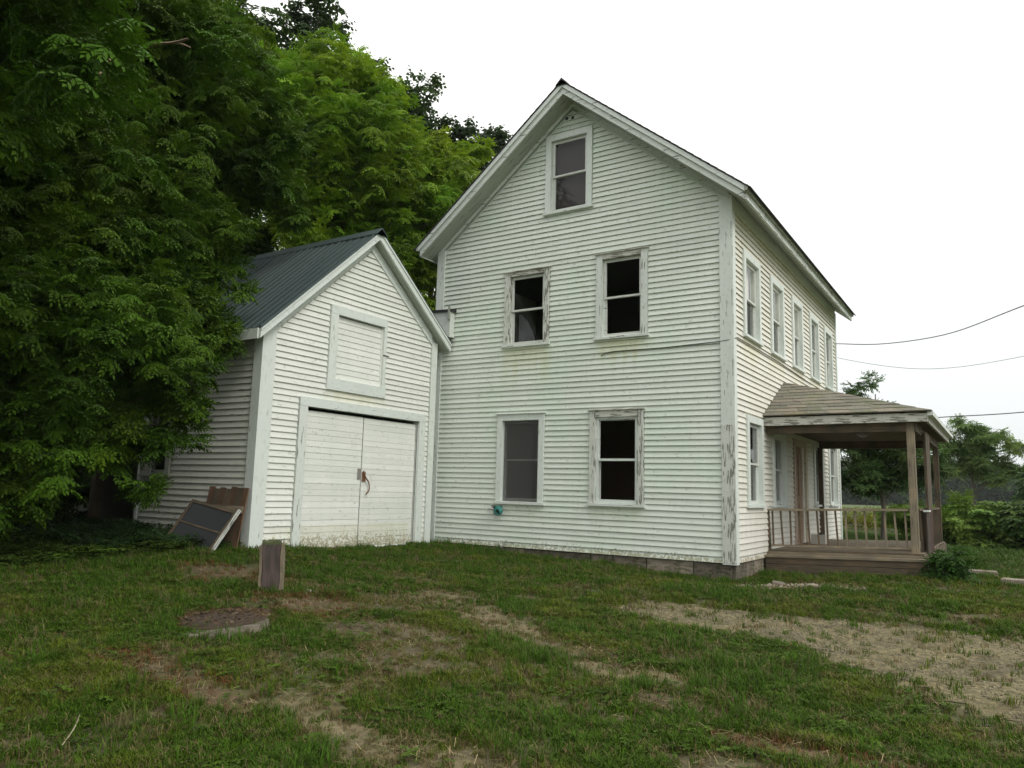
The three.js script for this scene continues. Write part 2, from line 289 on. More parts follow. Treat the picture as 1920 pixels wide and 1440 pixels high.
// a sash window; the opening is the outer edge of its casing
function sashWindow(parent, u0, u1, v0, v1, o = {}) {
  const w = grp(parent, 'window'); if (o.label) w.userData.label = o.label;
  const cw = o.cw ?? .125, ch = o.ch ?? .13, mc = o.casing ?? MTrimV, mh = o.head ?? mc, t = .056;
  part(w, 'casing', bx(u0, u0 + cw, v0 + .05, v1, -.03, t), mc); part(w, 'casing', bx(u1 - cw, u1, v0 + .05, v1, -.03, t), mc);
  part(w, 'head_casing', bx(u0 + cw, u1 - cw, v1 - ch, v1, -.03, t), mh);
  if (o.cap !== false) part(w, 'drip_cap', hexa([[u0 - .03, v1, t + .035], [u1 + .03, v1, t + .035], [u1 + .03, v1, -.01], [u0 - .03, v1, -.01], [u0 - .03, v1 + .012, t + .035], [u1 + .03, v1 + .012, t + .035], [u1 + .03, v1 + .04, -.01], [u0 - .03, v1 + .04, -.01]]), o.capMat ?? mh);
  part(w, 'sill', hexa([[u0 - .035, v0, .085], [u1 + .035, v0, .085], [u1 + .035, v0, -.10], [u0 - .035, v0, -.10], [u0 - .035, v0 + .045, .085], [u1 + .035, v0 + .045, .085], [u1 + .035, v0 + .062, -.10], [u0 - .035, v0 + .062, -.10]]), o.sill ?? MTrimW);
  const a = u0 + cw, b = u1 - cw, c = v0 + .06, d = v1 - ch, mid = o.mid ?? (c + d) / 2;
  part(w, 'jamb', [bx(a - .012, a + .012, c, d, -.125, -.031), bx(b - .012, b + .012, c, d, -.125, -.031), bx(a + .012, b - .012, d - .012, d + .012, -.125, -.031)], MTrim);
  const st = .05, ms = o.sash ?? MSash;
  const ring = (A, B, Cc, D, z0, z1, bot, topr) => [bx(A, A + st, Cc, D, z0, z1), bx(B - st, B, Cc, D, z0, z1), bx(A + st, B - st, Cc, Cc + bot, z0, z1), bx(A + st, B - st, D - topr, D, z0, z1)];
  const A = a + .013, B = b - .013, up = o.open ?? 0;
  const us = part(w, 'sash', ring(A, B, mid - .02, d - .013, -.046, -.014, .038, .05), ms);
  part(w, 'pane', sheet(A + st - .004, B - st + .004, mid + .012, d - .055, -.030), MGlass);
  part(w, 'sash', ring(A, B, c + up, mid + .018 + up, -.082, -.050, .065, .036), ms);
  part(w, 'pane', sheet(A + st - .004, B - st + .004, c + .06 + up, mid - .014 + up, -.066), MGlass);
  if (o.storm) part(w, 'storm_frame', ring(a + .002, b - .002, c, d - .002, -.011, .020, .055, .04).concat([bx(a + .052, b - .052, mid - .022, mid + .022, -.011, .020)]), MTrim);
  if (o.shade) part(w, 'roller_shade', bx(A + .01, B - .01, o.shade, d - .02, -.150, -.146), o.shadeMat ?? std({ color: lin(.72, .70, .62), roughness: .9 }));
  if (o.screen) part(w, 'insect_screen', bx(a + .02, b - .02, c, d - .01, -.011, -.009), o.screenMat);
  return w;
}

// ---------------------------------------------------------------- the farmhouse
const house = thing('farmhouse', 'tall white clapboard two-storey gabled farmhouse with a weathered side porch', 'house');
const HW = 6.6, HD = 9.8, sl = .805, hE = 6.37, hA = 9.03;
const UG = { LR: [-2.74, -1.635, .88, 2.68], LL: [-4.87, -3.75, .85, 2.67], UL: [-4.78, -3.70, 4.06, 5.67], UR: [-2.635, -1.565, 4.05, 5.75], TW: [-3.843, -2.762, 6.78, 8.51] };
const holeOf = (w, m = .09) => [w[0] + m, w[1] - m, w[2] + .05, w[3] - m];
{ // gable wall, facing the yard
  const poly = [[-HW, 0], [0, 0], [0, hE + .14], [-3.22, hA + .08], [-HW, hE + .02]], hs = Object.values(UG);
  const w = part(house, 'gable_wall', sheathing(poly, hs.map(h => holeOf(h)), .14), MG[1]);
  clapboards(w, poly, hs.map(h => [h[0] - .008, h[1] + .008, h[2] + .03, h[3] - .03]), MG, { v0: 0, v1: hA + .05, seed: 41, inset: [.19, .20], joints: .35 });
  sashWindow(house, ...UG.LR, { casing: MPeelV, head: MPeel, sill: MTrimW, cap: true, capMat: MPeel, storm: true, label: 'lower right gable window, flaking frame and white storm sash' });
  const scr = new THREE.MeshStandardMaterial({ color: lin(.09, .088, .088), roughness: .8, transparent: true, opacity: .42 });
  sashWindow(house, ...UG.LL, { screen: true, screenMat: scr, mid: 1.74, label: 'lower left gable window with grey insect screen' });
  const ul = sashWindow(house, ...UG.UL, { casing: MPeelV, head: MPeel, capMat: MPeel, ch: .09, label: 'upper left gable window with peeling casing and torn curtain' });
  part(ul, 'torn_curtain', prism([[-4.56, 4.2], [-4.14, 4.2], [-4.22, 4.42], [-4.36, 4.66], [-4.5, 4.80], [-4.56, 4.82]], -.20, -.197), std({ color: lin(.10, .10, .11), roughness: 1 }));
  sashWindow(house, ...UG.UR, { casing: MTrimWV, head: MPeel, capMat: MPeel, ch: .1, label: 'upper right gable window with grey weathered head' });
  sashWindow(house, ...UG.TW, { casing: MTrimV, cap: false, shade: 6.86, shadeMat: std({ color: lin(.045, .040, .040), roughness: 1 }), label: 'attic window high in the gable' });
  for (const x of [-3.37, -3.23]) part(house, 'vent_hole', [new THREE.CylinderGeometry(.035, .035, .02, 14).rotateX(Math.PI / 2).translate(x, 8.80 - (x + 3.3) * .1, .022)], MBlack);
  // a splintered pair of sticks at the bottom of the siding
  part(house, 'broken_board', [bx(-4.72, -4.69, -.02, .13, .02, .045).rotateZ(.0), tube([[-4.66, .0, .04], [-4.56, .13, .06]], .014, .010, 2, 5), tube([[-4.67, .0, .04], [-4.80, .10, .05]], .014, .010, 2, 5)], MPeelV);
}
const SU = [[.657, 1.79], [2.583, 3.68], [4.45, 5.5], [6.3, 7.35], [8.1, 9.15]], SL = [[.72, 1.79, .93, 2.6], [2.52, 3.58, .93, 2.5], [6.36, 7.42, .93, 2.5], [8.2, 9.4, .93, 2.6]];
const DOOR = [4.3, 5.62, .12, 2.42];
{ // long side wall: local u runs away from the yard along -z
  const hs = [...SU.map(s => [s[0], s[1], 4.03, 5.68]), ...SL], all = [...hs.map(h => holeOf(h)), [DOOR[0] + .3, DOOR[1] - .3, .12, 2.3]];
  const poly = [[0, 0], [HD, 0], [HD, hE], [0, hE]];
  const w = part(house, 'side_wall', sheathing(poly, all, .14), MSide[1]); w.rotation.y = Math.PI / 2;
  clapboards(w, poly, [...hs.map(h => [h[0] - .010, h[1] + .008, h[2] + .03, h[3] - .03]), [DOOR[0] + .03, DOOR[1] - .03, -1, DOOR[3] - .03]], MSide, { v0: 0, v1: hE, seed: 43, inset: [.142, .14], joints: .5, loose: (a, b, v) => a < 2 || b - a > 5 });
  const f = grp(house, 'side_windows', [0, 0, 0], Math.PI / 2); house.remove(f);
  const mk = (args, o) => { const q = sashWindow(house, ...args, o); q.rotation.y = Math.PI / 2; return q; };
  SU.forEach((s, i) => mk([s[0], s[1], 4.03, 5.68], { casing: MTrimV, cap: false, sill: MTrim, shade: i < 3 ? 4.9 : 0, label: ['upper side window nearest the gable corner, half-drawn shade', 'second upper side window from the gable corner', 'middle upper side window of five', 'fourth upper side window from the gable corner', 'upper side window at the far end'][i] }));
  SL.forEach((s, i) => mk(s, { casing: MTrimV, cap: false, sill: MTrim, shade: i === 0 ? 1.95 : 0, shadeMat: std({ color: lin(.05, .045, .06), roughness: 1 }), label: ['lower side window between the gable corner and the porch', 'side window under the porch roof', 'narrow dark side window beyond the porch door', 'lower side window past the far end of the porch'][i] }));
  // door under the porch
  const d = grp(house, 'door'); d.rotation.y = Math.PI / 2; const [a, b, c, e] = DOOR; d.userData.label = 'brown panelled door under the porch';
  part(d, 'casing', bx(a, a + .16, c, e, -.02, .045), std({ color: lin(.50, .40, .33), map: PT2 })); part(d, 'casing', bx(b - .16, b, c, e, -.02, .045), std({ color: lin(.62, .56, .44), map: PT2 })); part(d, 'casing', bx(a + .16, b - .16, e - .15, e, -.02, .045), std({ color: lin(.55, .46, .38), map: PT2 }));
  const md = std({ color: lin(.30, .19, .12), map: PT2, roughness: .7 }); const leaf = part(d, 'door_leaf', [bx(a + .16, b - .16, c, e - .15, -.08, -.045)], md);
  for (const [p, q, r, s] of [[a + .26, a + .6, c + .15, c + .9], [b - .6, b - .26, c + .15, c + .9], [a + .26, a + .6, c + 1.05, e - .3], [b - .6, b - .26, c + 1.05, e - .3]]) part(leaf, 'door_panel', bx(p, q, r, s, -.045, -.03), md);
  part(d, 'door_knob', new THREE.SphereGeometry(.03, 12, 8).translate(a + .22, c + .95, -.01), std({ color: lin(.5, .4, .2), metalness: .8, roughness: .4 }));
}
{ // the two walls away from the camera, floors and partitions inside
  part(house, 'back_wall', prism([[-HW, 0], [0, 0], [0, hE], [-3.22, hA], [-HW, hE]], -HD, -HD + .14), MSide[0]);
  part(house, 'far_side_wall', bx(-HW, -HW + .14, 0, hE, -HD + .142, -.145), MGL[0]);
  part(house, 'floor', bx(-HW + .15, -.145, -.02, .05, -HD + .15, -.145), MInside); part(house, 'floor', bx(-HW + .15, -.145, 3.0, 3.2, -HD + .15, -.145), MInside); part(house, 'floor', bx(-HW + .15, -.145, 6.15, 6.3, -HD + .15, -.145), MInside);
  part(house, 'partition', bx(-HW + .15, -.145, .05, 3.0, -4.1, -4.0), std({ color: lin(.14, .06, .05), roughness: 1 })); part(house, 'partition', bx(-HW + .15, -.145, 3.2, 6.15, -4.1, -4.0), MInside);
}
// corner boards
part(house, 'corner_board', bx(-.19, .050, -.02, hE + .12, .0, .050), MTrimWV); part(house, 'corner_board', bx(0, .048, -.02, hE + .12, -.13, -.001), MTrimV);
part(house, 'corner_board', bx(-HW - .03, -HW + .18, -.02, hE + .06, .0, .050), MTrimV); part(house, 'corner_board', bx(0, .048, -.02, hE, -HD, -HD + .12), MTrimV);
part(house, 'corner_board', bx(-.19, .050, .0, 2.35, .0505, .054), MPeelV).userData.label = 'badly flaking lower half of the corner board';
part(house, 'frieze_board', bx(0, .046, hE - .14, hE + .13, -HD + .12, -.131), MTrim);
{ // roof: deck with soffit, fascia in two steps, shingles
  const zf = .50, zb = -HD - .35, xm = -3.22, y = (x, a) => a - sl * Math.abs(x - xm);
  const rf = grp(house, 'roof'); const MR = [0, 1, 2].map(i => std({ color: lin(.055 + .01 * i, .053 + .01 * i, .05 + .01 * i), map: MShingle, roughness: .95 }));
  for (const s of [-1, 1]) {
    const hw = s > 0 ? -xm : HW + xm, o = s > 0 ? .38 : .19, xe = xm + s * (hw + o), P = (a0, a1, x0 = xm, x1 = xe) => [[x0, y(x0, a0)], [x1, y(x1, a0)], [x1, y(x1, a1)], [x0, y(x0, a1)]];
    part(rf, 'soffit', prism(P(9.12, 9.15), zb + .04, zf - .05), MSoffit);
    part(rf, 'fascia', prism(P(9.105, 9.235, xm, xe), zf - .05, zf - .012), MTrimW); part(rf, 'crown_moulding', prism(P(9.235, 9.335, xm, xe + s * .03), zf - .05, zf + .03), MTrim);
    part(rf, 'fascia', prism(P(9.105, 9.335, xm, xe), zb, zb + .04), MTrimW);
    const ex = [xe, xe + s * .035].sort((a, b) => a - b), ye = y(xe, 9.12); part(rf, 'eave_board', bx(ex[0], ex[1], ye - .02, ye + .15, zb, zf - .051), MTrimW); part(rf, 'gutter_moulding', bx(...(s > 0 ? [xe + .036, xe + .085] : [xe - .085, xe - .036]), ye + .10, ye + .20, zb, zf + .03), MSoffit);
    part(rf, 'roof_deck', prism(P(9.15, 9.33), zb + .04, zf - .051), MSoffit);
    // shingle courses
    const L = 1, n = 26; for (let i = 0; i < n; i++) { const x0 = xm + s * (i / n) * (hw + o + .11), x1 = xm + s * ((i + 1.25) / n) * (hw + o + .11); const q = [[x0, y(x0, 9.34)], [x1, y(x1, 9.355)], [x1, y(x1, 9.375)], [x0, y(x0, 9.365)]]; part(rf, 'shingle_course', prism(q, zb - .02, zf + .05), MR[i % 3]); }
  }
  part(rf, 'ridge_cap', prism([[xm - .13, y(.13 + xm, 9.37)], [xm, 9.375], [xm + .13, y(.13 + xm, 9.37)], [xm + .13, y(.13 + xm, 9.395)], [xm, 9.42], [xm - .13, y(.13 + xm, 9.395)]].map(p => p), zb - .03, zf + .06), MBlack);
}
for (const s of [-1, 1]) { const xm = -3.22, x1 = s > 0 ? -.0 : -HW, yy = x => 9.12 - sl * Math.abs(x - xm); part(house, 'rake_frieze', prism([[xm, yy(xm) - .10], [x1, yy(x1) - .10], [x1, yy(x1)], [xm, yy(xm)]], .0515, .0575), MTrimW); }
{ // foundation of rough stone blocks
  const f = part(house, 'foundation', [bx(-HW + .06, -.06, -.9, -.012, -.3, -.07), bx(-.3, -.07, -.9, -.012, -HD + .06, -.31)], MMortar); const r = rng(77);
  const row = (len, place) => { let u = .02; while (u < len - .1) { const w = Math.min(RR(.42, 1.0, r), len - u - .02); for (const [v0, v1] of [[-.275, -.014], [-.56, -.29]]) { const g = new THREE.BoxGeometry(w - .022, v1 - v0 - RR(.0, .02, r), .10, 4, 2, 1).toNonIndexed(), P = g.attributes.position; for (let i = 0; i < P.count; i++) { const x = P.getX(i), y = P.getY(i), z = P.getZ(i); P.setXYZ(i, x, y, z + .02 * (vn(x * 9 + u * 20, y * 9 + v0 * 30, 8) - .5)); } g.computeVertexNormals(); place(g, u + w / 2, (v0 + v1) / 2); } u += w; } };
  row(HW - .1, (g, u, v) => part(f, 'stone', g.translate(-u - .03, v, -.062 + RR(0, .015, r)), MStone[Math.floor(r() * 3)]));
  row(HD - .2, (g, u, v) => part(f, 'stone', g.rotateY(Math.PI / 2).translate(-.062 + RR(0, .015, r), v, -u - .03), MStone[Math.floor(r() * 3)]));
}
// small boarded box where the garage roof runs into the house
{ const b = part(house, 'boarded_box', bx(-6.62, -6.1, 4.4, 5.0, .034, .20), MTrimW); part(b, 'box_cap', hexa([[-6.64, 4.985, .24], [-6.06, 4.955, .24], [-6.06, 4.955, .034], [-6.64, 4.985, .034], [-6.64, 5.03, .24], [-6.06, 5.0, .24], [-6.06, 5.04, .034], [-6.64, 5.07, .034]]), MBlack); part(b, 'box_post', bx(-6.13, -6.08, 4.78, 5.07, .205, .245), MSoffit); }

// ---------------------------------------------------------------- porch
{
  const zf = -1.9, zr = -7.6, xo = 2.82, ye = 2.66, yw = 3.56;
  const tilt = g => { g.rotation.z = .035; return g; };
  const deck = tilt(grp(house, 'porch_deck'));
  { const r = rng(5); for (let k = 0, z = -2.02; z > -7.15; z -= .128, k++) part(deck, 'deck_board', bx(.04, 2.66 + RR(-.015, .015, r), .11, .135, z - .122, z), k % 3 ? MWood : MDark);
    part(deck, 'rim_board', bx(.03, 2.69, -.05, .108, -2.045, -2.005), MWood); part(deck, 'rim_board', bx(2.65, 2.69, -.12, .108, -7.2, -2.05), MDark);
    part(deck, 'step_tread', bx(.02, 2.74, .015, .055, -2.0, -1.80), MWood); part(deck, 'skirt_board', bx(.03, 2.70, -.10, .012, -1.86, -1.825), MDark); part(deck, 'skirt_board', bx(.03, 2.72, -.32, -.108, -1.865, -1.83), MDark); part(deck, 'skirt_board', bx(2.69, 2.725, -.32, .01, -2.6, -1.866), MDark); }
  const rail = tilt(grp(house, 'porch_railing'));
  part(rail, 'top_rail', bx(.03, 2.48, .865, .905, -2.16, -2.06), MWood); part(rail, 'bottom_rail', bx(.03, 2.48, .20, .235, -2.13, -2.09), MWood);
  { const r = rng(9); for (let k = 0; k < 15; k++) { const x = .13 + k * .163; part(rail, 'baluster', bx(-.015, .015, -.325, .325, -.015, .015).rotateZ(RR(-.025, .025, r)).translate(x, .55, -2.11), k < 8 ? MDarkV : MWoodV); } }
  part(rail, 'newel', bx(.03, .075, .136, .9, -2.135, -2.09), MDarkV);
  // far side rails seen through the porch, and the boarded panel on the outer side
  const zs = -7.05; part(rail, 'top_rail', bx(2.56, 2.64, .865, .905, -6.9, -2.25), MDark); for (let k = 0; k < 12; k++) part(rail, 'baluster', bx(2.585, 2.62, .136, .865, -2.6 - k * .36, -2.565 - k * .36), MDarkV);
  const pan = grp(house, 'porch_panel'); const red = std({ color: lin(.5, .22, .17), map: WT2, roughness: .8 }), gr = std({ color: lin(.55, .5, .55), map: WT2, roughness: .8 });
  for (let k = 0; k < 9; k++) { const z = -2.62 - k * .14; part(pan, 'panel_board', bx(2.66, 2.685, .02, .93 + (k % 2) * .01, z - .132, z), k < 5 ? gr : red); }
  for (let k = 0; k < 5; k++) { const z = -3.1 - k * .17; part(pan, 'screen_board', bx(2.66, 2.685, .945, 2.42, z - .15, z), MDarkV); }
  part(pan, 'panel_cap', bx(2.63, 2.72, .94, .97, -3.0, -2.6), MTrimW);
  const post = (x, z, h, m, w = .055) => { const p = part(house, 'porch_post', bx(x - w, x + w, .13 + .035 * x, h, z - w, z + w), m); return p; };
  post(2.53, -2.11, 2.5, MWoodV, .062); post(2.57, -7.0, 2.5, MDarkV); post(2.57, -4.6, 2.5, MDarkV, .05); post(.06, -7.0, 2.5, MDarkV, .05);
  // roof: beams, ceiling, fascia, hipped courses of shingles
  const rf = grp(house, 'porch_roof');
  part(rf, 'beam', bx(.03, 2.62, 2.35, 2.52, -2.17, -2.05), MDark); part(rf, 'beam', bx(2.5, 2.62, 2.35, 2.52, -7.06, -2.18), MDark); part(rf, 'beam', bx(.03, 2.49, 2.35, 2.52, -7.06, -6.95), MDark);
  part(rf, 'ceiling', bx(.03, xo - .05, 2.521, 2.55, zr + .05, zf - .05), MDark);
  part(rf, 'ceiling_lamp', [new THREE.CylinderGeometry(.11, .13, .05, 20).translate(1.45, 2.494, -4.2), new THREE.SphereGeometry(.10, 16, 10, 0, 6.283, Math.PI / 2, Math.PI / 2).scale(1, .6, 1).translate(1.45, 2.47, -4.2)], std({ color: lin(.35, .34, .32), roughness: .5 }));
  part(rf, 'fascia', hexa([[.03, ye - .17, zf], [xo, ye - .15, zf], [xo, ye - .15, zf - .04], [.03, ye - .17, zf - .04], [.03, ye - .01, zf], [xo, ye, zf], [xo, ye, zf - .04], [.03, ye - .01, zf - .04]]), MPeel);
  part(rf, 'fascia', bx(xo - .04, xo, ye - .15, ye, zr, zf - .041), MPeel); part(rf, 'fascia', bx(.03, xo - .041, ye - .15, ye, zr, zr + .04), MPeel);
  part(rf, 'gutter', bx(xo + .002, xo + .09, ye - .05, ye + .02, zr, zf + .02), MTrimW);
  const MS = [[.36, .345, .27], [.30, .29, .23], [.40, .36, .28], [.33, .29, .20], [.27, .27, .20]].map(c => std({ color: lin(c[0] * .8, c[1] * .78, c[2] * .78), map: MShingle, bumpMap: MShingle, bumpScale: .01, roughness: .95 }));
  const ov = .07, A = [0.02, ye + .01, zf + ov], B = [xo + ov, ye + .02, zf + ov], Cc = [xo + ov, ye + .02, zr - ov], D = [.02, ye + .01, zr - ov], P1 = [.02, yw, -3.62], P2 = [.02, yw, -5.9];
  const deckM = part(rf, 'roof_deck', faces([[A, B, P1], [B, Cc, P2, P1], [Cc, D, P2], [D, Cc, B, A]]), MDark);
  const r = rng(19);
  const slope = (a, b, c, d, n, wpx) => { // eave a-b, ridge d-c
    const L3 = (p, q, t) => [lerp(p[0], q[0], t), lerp(p[1], q[1], t), lerp(p[2], q[2], t)];
    const e1 = new THREE.Vector3(b[0] - a[0], b[1] - a[1], b[2] - a[2]), e2 = new THREE.Vector3(d[0] - a[0], d[1] - a[1], d[2] - a[2]), nn = e1.clone().cross(e2).normalize();
    for (let i = 0; i < n; i++) {
      const t0 = i / n, t1 = Math.min(1, (i + 1.15) / n), l0 = L3(a, d, t0), r0 = L3(b, c, t0), l1 = L3(a, d, t1), r1 = L3(b, c, t1); const len = Math.hypot(r0[0] - l0[0], r0[2] - l0[2]), m = Math.max(1, Math.round(len / wpx)); const off = (i % 2) * .5;
      const cuts = [0]; for (let k = 0; k < m + 1; k++) { const f = (k + off) / m; if (f > .04 && f < .96) cuts.push(f); } cuts.push(1);
      for (let k = 0; k + 1 < cuts.length; k++) {
        const gap = .003 / Math.max(.2, len), f0 = cuts[k] + gap, f1 = cuts[k + 1] - gap, hi = .022 + RR(-.003, .005, r), lo = .004 + .0006 * (k % 3), mv = (p, h) => [p[0] + nn.x * h, p[1] + nn.y * h, p[2] + nn.z * h];
        const p = L3(l0, r0, f0), q = L3(l0, r0, f1), s = L3(l1, r1, f1), u = L3(l1, r1, f0), z = (lo + .006);
        part(rf, 'shingle', hexa([mv(p, lo), mv(q, lo), mv(s, .001), mv(u, .001), mv(p, hi), mv(q, hi), mv(s, z), mv(u, z)]), MS[Math.floor(r() * (i < 4 ? 5 : 3))]);
      }
    }
  };
  slope(A, B, P1, P1, 11, .42); slope(B, Cc, P2, P1, 11, .55); slope(Cc, D, P2, P2, 9, .6);
}

// ---------------------------------------------------------------- the garage wing, set at right angles to the house
const GX = -6.40, GZ = 4.84, GW = 4.566;
const gar = thing('garage', 'low white clapboard garage wing with double doors and dark green metal roof', 'garage', [GX, 0, GZ]);
{
  const ra = 6.11, ru = 2.40, sL = .918, sR = .774, th = .19; // ridge height and place, roof slopes
  const top = u => u < ru ? ra - sL * (ru - u) : ra - sR * (u - ru);
  const poly = [[0, -.06], [GW, -.12], [GW, top(GW) - th], [ru, ra - th], [0, top(0) - th]];
  const D = [.57, 4.01 + .0, -.2, 2.66]; const du = [4.84 - 4.01, 4.84 - .57], di = [4.84 - 3.83, 4.84 - .77], hu = [4.84 - 3.41, 4.84 - 1.89];
  const front = part(gar, 'front_wall', sheathing(poly, [[di[0], di[1], -.02, 2.50], [hu[0] + .1, hu[1] - .1, 3.0, 4.3]], .14), MGar[1]); front.rotation.y = Math.PI / 2;
  clapboards(front, poly, [[du[0] - .014, du[1] + .010, -1, 2.63], [hu[0] - .010, hu[1] + .008, 2.9, 4.40]], MGar, { v0: -.10, v1: ra - th, e: .1055, seed: 51, inset: [.236, .192], joints: .2 });
  const R = grp(gar, 'front_trim'); gar.remove(R);
  const F = (n, g, m) => { const q = part(gar, n, g, m); q.rotation.y = Math.PI / 2; return q; };
  F('corner_board', bx(0, .23, -.10, top(.1) - th, 0, .050), MTrimV); F('corner_board', bx(GW - .18, GW, -.14, top(GW) - th, 0, .050), MTrimV);
  part(gar, 'corner_board', bx(-.16, .049, -.10, 3.68, .0, .048), MTrimV);
  // boards along the rakes
  const rake = (a, b, d0, d1) => [[a, top(a) - d1], [b, top(b) - d1], [b, top(b) - d0], [a, top(a) - d0]];
  F('rake_board', prism(rake(.24, ru, th, th + .17), 0, .047), MTrim); F('rake_board', prism(rake(ru, GW - .19, th, th + .20), 0, .047), MTrim);
  // double doors
  F('door_casing', bx(du[0], di[0], -.08, 2.50, -.02, .056), MTrimWV); F('door_casing', bx(di[1], du[1], -.12, 2.50, -.02, .056), MTrimV); F('door_head', bx(du[0], du[1], 2.50, 2.66, -.02, .060), MTrim);
  const mid = 4.84 - 2.34, r = rng(61);
  for (const [a, b, v0, n] of [[di[0] + .005, mid - .008, -.03, 0], [mid + .018, di[1] - .024, -.05, 1]]) {
    const leaf = F('door_leaf', bx(a, b, v0, 2.44 - n * .005, -.075, -.045), MGar[0]); let v = v0;
    while (v < 2.40) { const h = Math.min(.108, 2.44 - v); part(leaf, 'plank', board(a, b, a, b, v, v + h - .003, .004 + RR(0, .006, r), .001 + RR(0, .003, r), RR(-.003, .003, r), -.044), MGar[Math.floor(r() * 4)]); v += .108; }
    if (!n) { part(leaf, 'pull_plate', bx(b - .09, b - .01, 1.26, 1.46, -.03, -.022), std({ color: lin(.35, .33, .3), metalness: .5, roughness: .5 })); }
    else { part(leaf, 'rusty_hasp', [tube([[a + .03, 1.42, -.012], [a + .06, 1.30, .015], [a + .16, 1.2, .012], [a + .18, 1.05, .008], [a + .11, .98, .004]], .014, .012, 14, 6), bx(a + .01, a + .10, 1.22, 1.40, -.03, -.02)], std({ color: lin(.20, .10, .05), roughness: .9 })); }
  }
  F('door_threshold', bx(di[0], di[1], -.16, -.06, -.14, -.01), MDark);
  // loft hatch
  const hm = MTrim; F('hatch_casing', bx(hu[0], hu[0] + .19, 3.07, 4.28, -.02, .054), MTrimV); F('hatch_casing', bx(hu[1] - .08, hu[1], 3.07, 4.28, -.02, .054), MTrimV); F('hatch_head', bx(hu[0], hu[1], 4.28, 4.44, -.02, .058), hm); F('hatch_sill', bx(hu[0] - .02, hu[1] + .02, 2.86, 3.07, -.02, .062), hm);
  const hl = F('hatch_leaf', bx(hu[0] + .2, hu[1] - .092, 3.075, 4.262, -.06, -.03), MGar[2]); for (let v = 3.08; v < 4.2; v += .108) part(hl, 'plank', board(hu[0] + .2, hu[1] - .092, hu[0] + .2, hu[1] - .092, v, Math.min(4.262, v + .115), .014, .001, RR(-.003, .003, r), -.029), MGar[Math.floor(r() * 4)]);
  F('hatch_latch', bx(hu[1] - .10, hu[1] + .06, 3.70, 3.72, .055, .066), MBlack);
  // long left wall: local x along -GX direction; built facing +z
  const LW = 3.22, pl = [[-LW, -.06], [0, -.06], [0, 3.70], [-LW, 3.70]], win = [-3.10, -2.27, 1.2, 2.55];
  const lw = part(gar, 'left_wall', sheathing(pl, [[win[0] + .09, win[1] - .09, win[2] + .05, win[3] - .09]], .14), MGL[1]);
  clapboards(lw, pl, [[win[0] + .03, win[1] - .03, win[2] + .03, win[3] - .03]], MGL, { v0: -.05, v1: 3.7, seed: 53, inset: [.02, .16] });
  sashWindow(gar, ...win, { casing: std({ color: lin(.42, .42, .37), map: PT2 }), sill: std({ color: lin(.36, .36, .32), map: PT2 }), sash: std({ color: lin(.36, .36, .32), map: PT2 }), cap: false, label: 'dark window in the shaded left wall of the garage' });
  part(gar, 'corner_board', bx(-LW - .01, -LW + .06, -.1, 3.7, 0, .048), MTrimWV);
  // closed back and right walls, an open bay further along under the same roof
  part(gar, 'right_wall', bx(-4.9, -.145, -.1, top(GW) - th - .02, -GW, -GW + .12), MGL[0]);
  part(gar, 'back_wall', prism([[0 - GW, -.1], [-.01, -.1], [-.01, 3.7], [-ru, ra - th - .02], [-GW, top(GW) - th - .02]].map(p => [p[0], p[1]]), -.06, .06).rotateY(-Math.PI / 2).translate(-3.3, 0, 0).rotateY(0), MInside).visible = true;
  part(gar, 'bay_post', bx(-4.9, -4.74, -.2, 3.7, -.17, -.01), MDarkV); part(gar, 'bay_wall', bx(-4.9, -4.8, -.2, 3.7, -GW, -.2), MInside);
  part(gar, 'floor', bx(-3.2, -.15, -.2, -.06, -GW + .13, -.15), MInside);
  // roof: ribbed sheets on a deck, fascia boards on the rake
  const rf = grp(gar, 'roof'); const f0 = .25, bk = -4.95, eL = -.27, eR = GW + .215;
  const MMetal = [0, 1, 2].map(i => std({ color: lin(.085 + .010 * i, .115 + .010 * i, .115 + .009 * i), metalness: .3, roughness: .36 + .06 * i }));
  const rot = m => { m.rotation.y = Math.PI / 2; return m; };
  for (const [a, b] of [[eL, ru], [ru, eR]]) { // prism coordinates: x = u along the gable, z = out of the front
    const P = (d0, d1) => [[a, top(a) - d1], [b, top(b) - d1], [b, top(b) - d0], [a, top(a) - d0]];
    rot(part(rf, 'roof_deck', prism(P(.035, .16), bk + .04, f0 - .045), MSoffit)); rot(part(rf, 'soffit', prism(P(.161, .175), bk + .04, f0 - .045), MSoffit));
    rot(part(rf, 'rake_fascia', prism(P(.03, .185), f0 - .044, f0), MTrim)); rot(part(rf, 'rake_trim', prism(P(.012, .06), f0 + .001, f0 + .02), MTrim));
    const W = .92; let k = 0;
    for (let z = f0 + .03; z > bk; z -= W, k++) {
      const z1 = Math.max(z - W - .02, bk), l = [rot(part(rf, 'roof_panel', (() => { const ribs = [prism(P(.0, .010), z1, z)]; for (let q = 0; q < 5; q++) { const c = z - .06 - q * .20; if (c < z1 + .02) break; ribs.push(prism(P(-.020 - (q === 0 ? .008 : 0), -.0005), c - .022, c + .022)); } return ribs; })(), MMetal[k % 3]))];
    }
    const e = a < ru - .1 && b === ru ? a : b; rot(part(rf, 'eave_fascia', bx(e === a ? a - .025 : b, e === a ? a : b + .025, top(e) - .19, top(e) - .015, bk, f0 - .05), MTrimW));
  }
  rot(part(rf, 'ridge_cap', prism([[ru - .16, top(ru - .16) + .024], [ru, ra + .024], [ru + .16, top(ru + .16) + .024], [ru + .16, top(ru + .16) + .04], [ru, ra + .05], [ru - .16, top(ru - .16) + .04]], bk, f0 + .04), MMetal[0]));
}

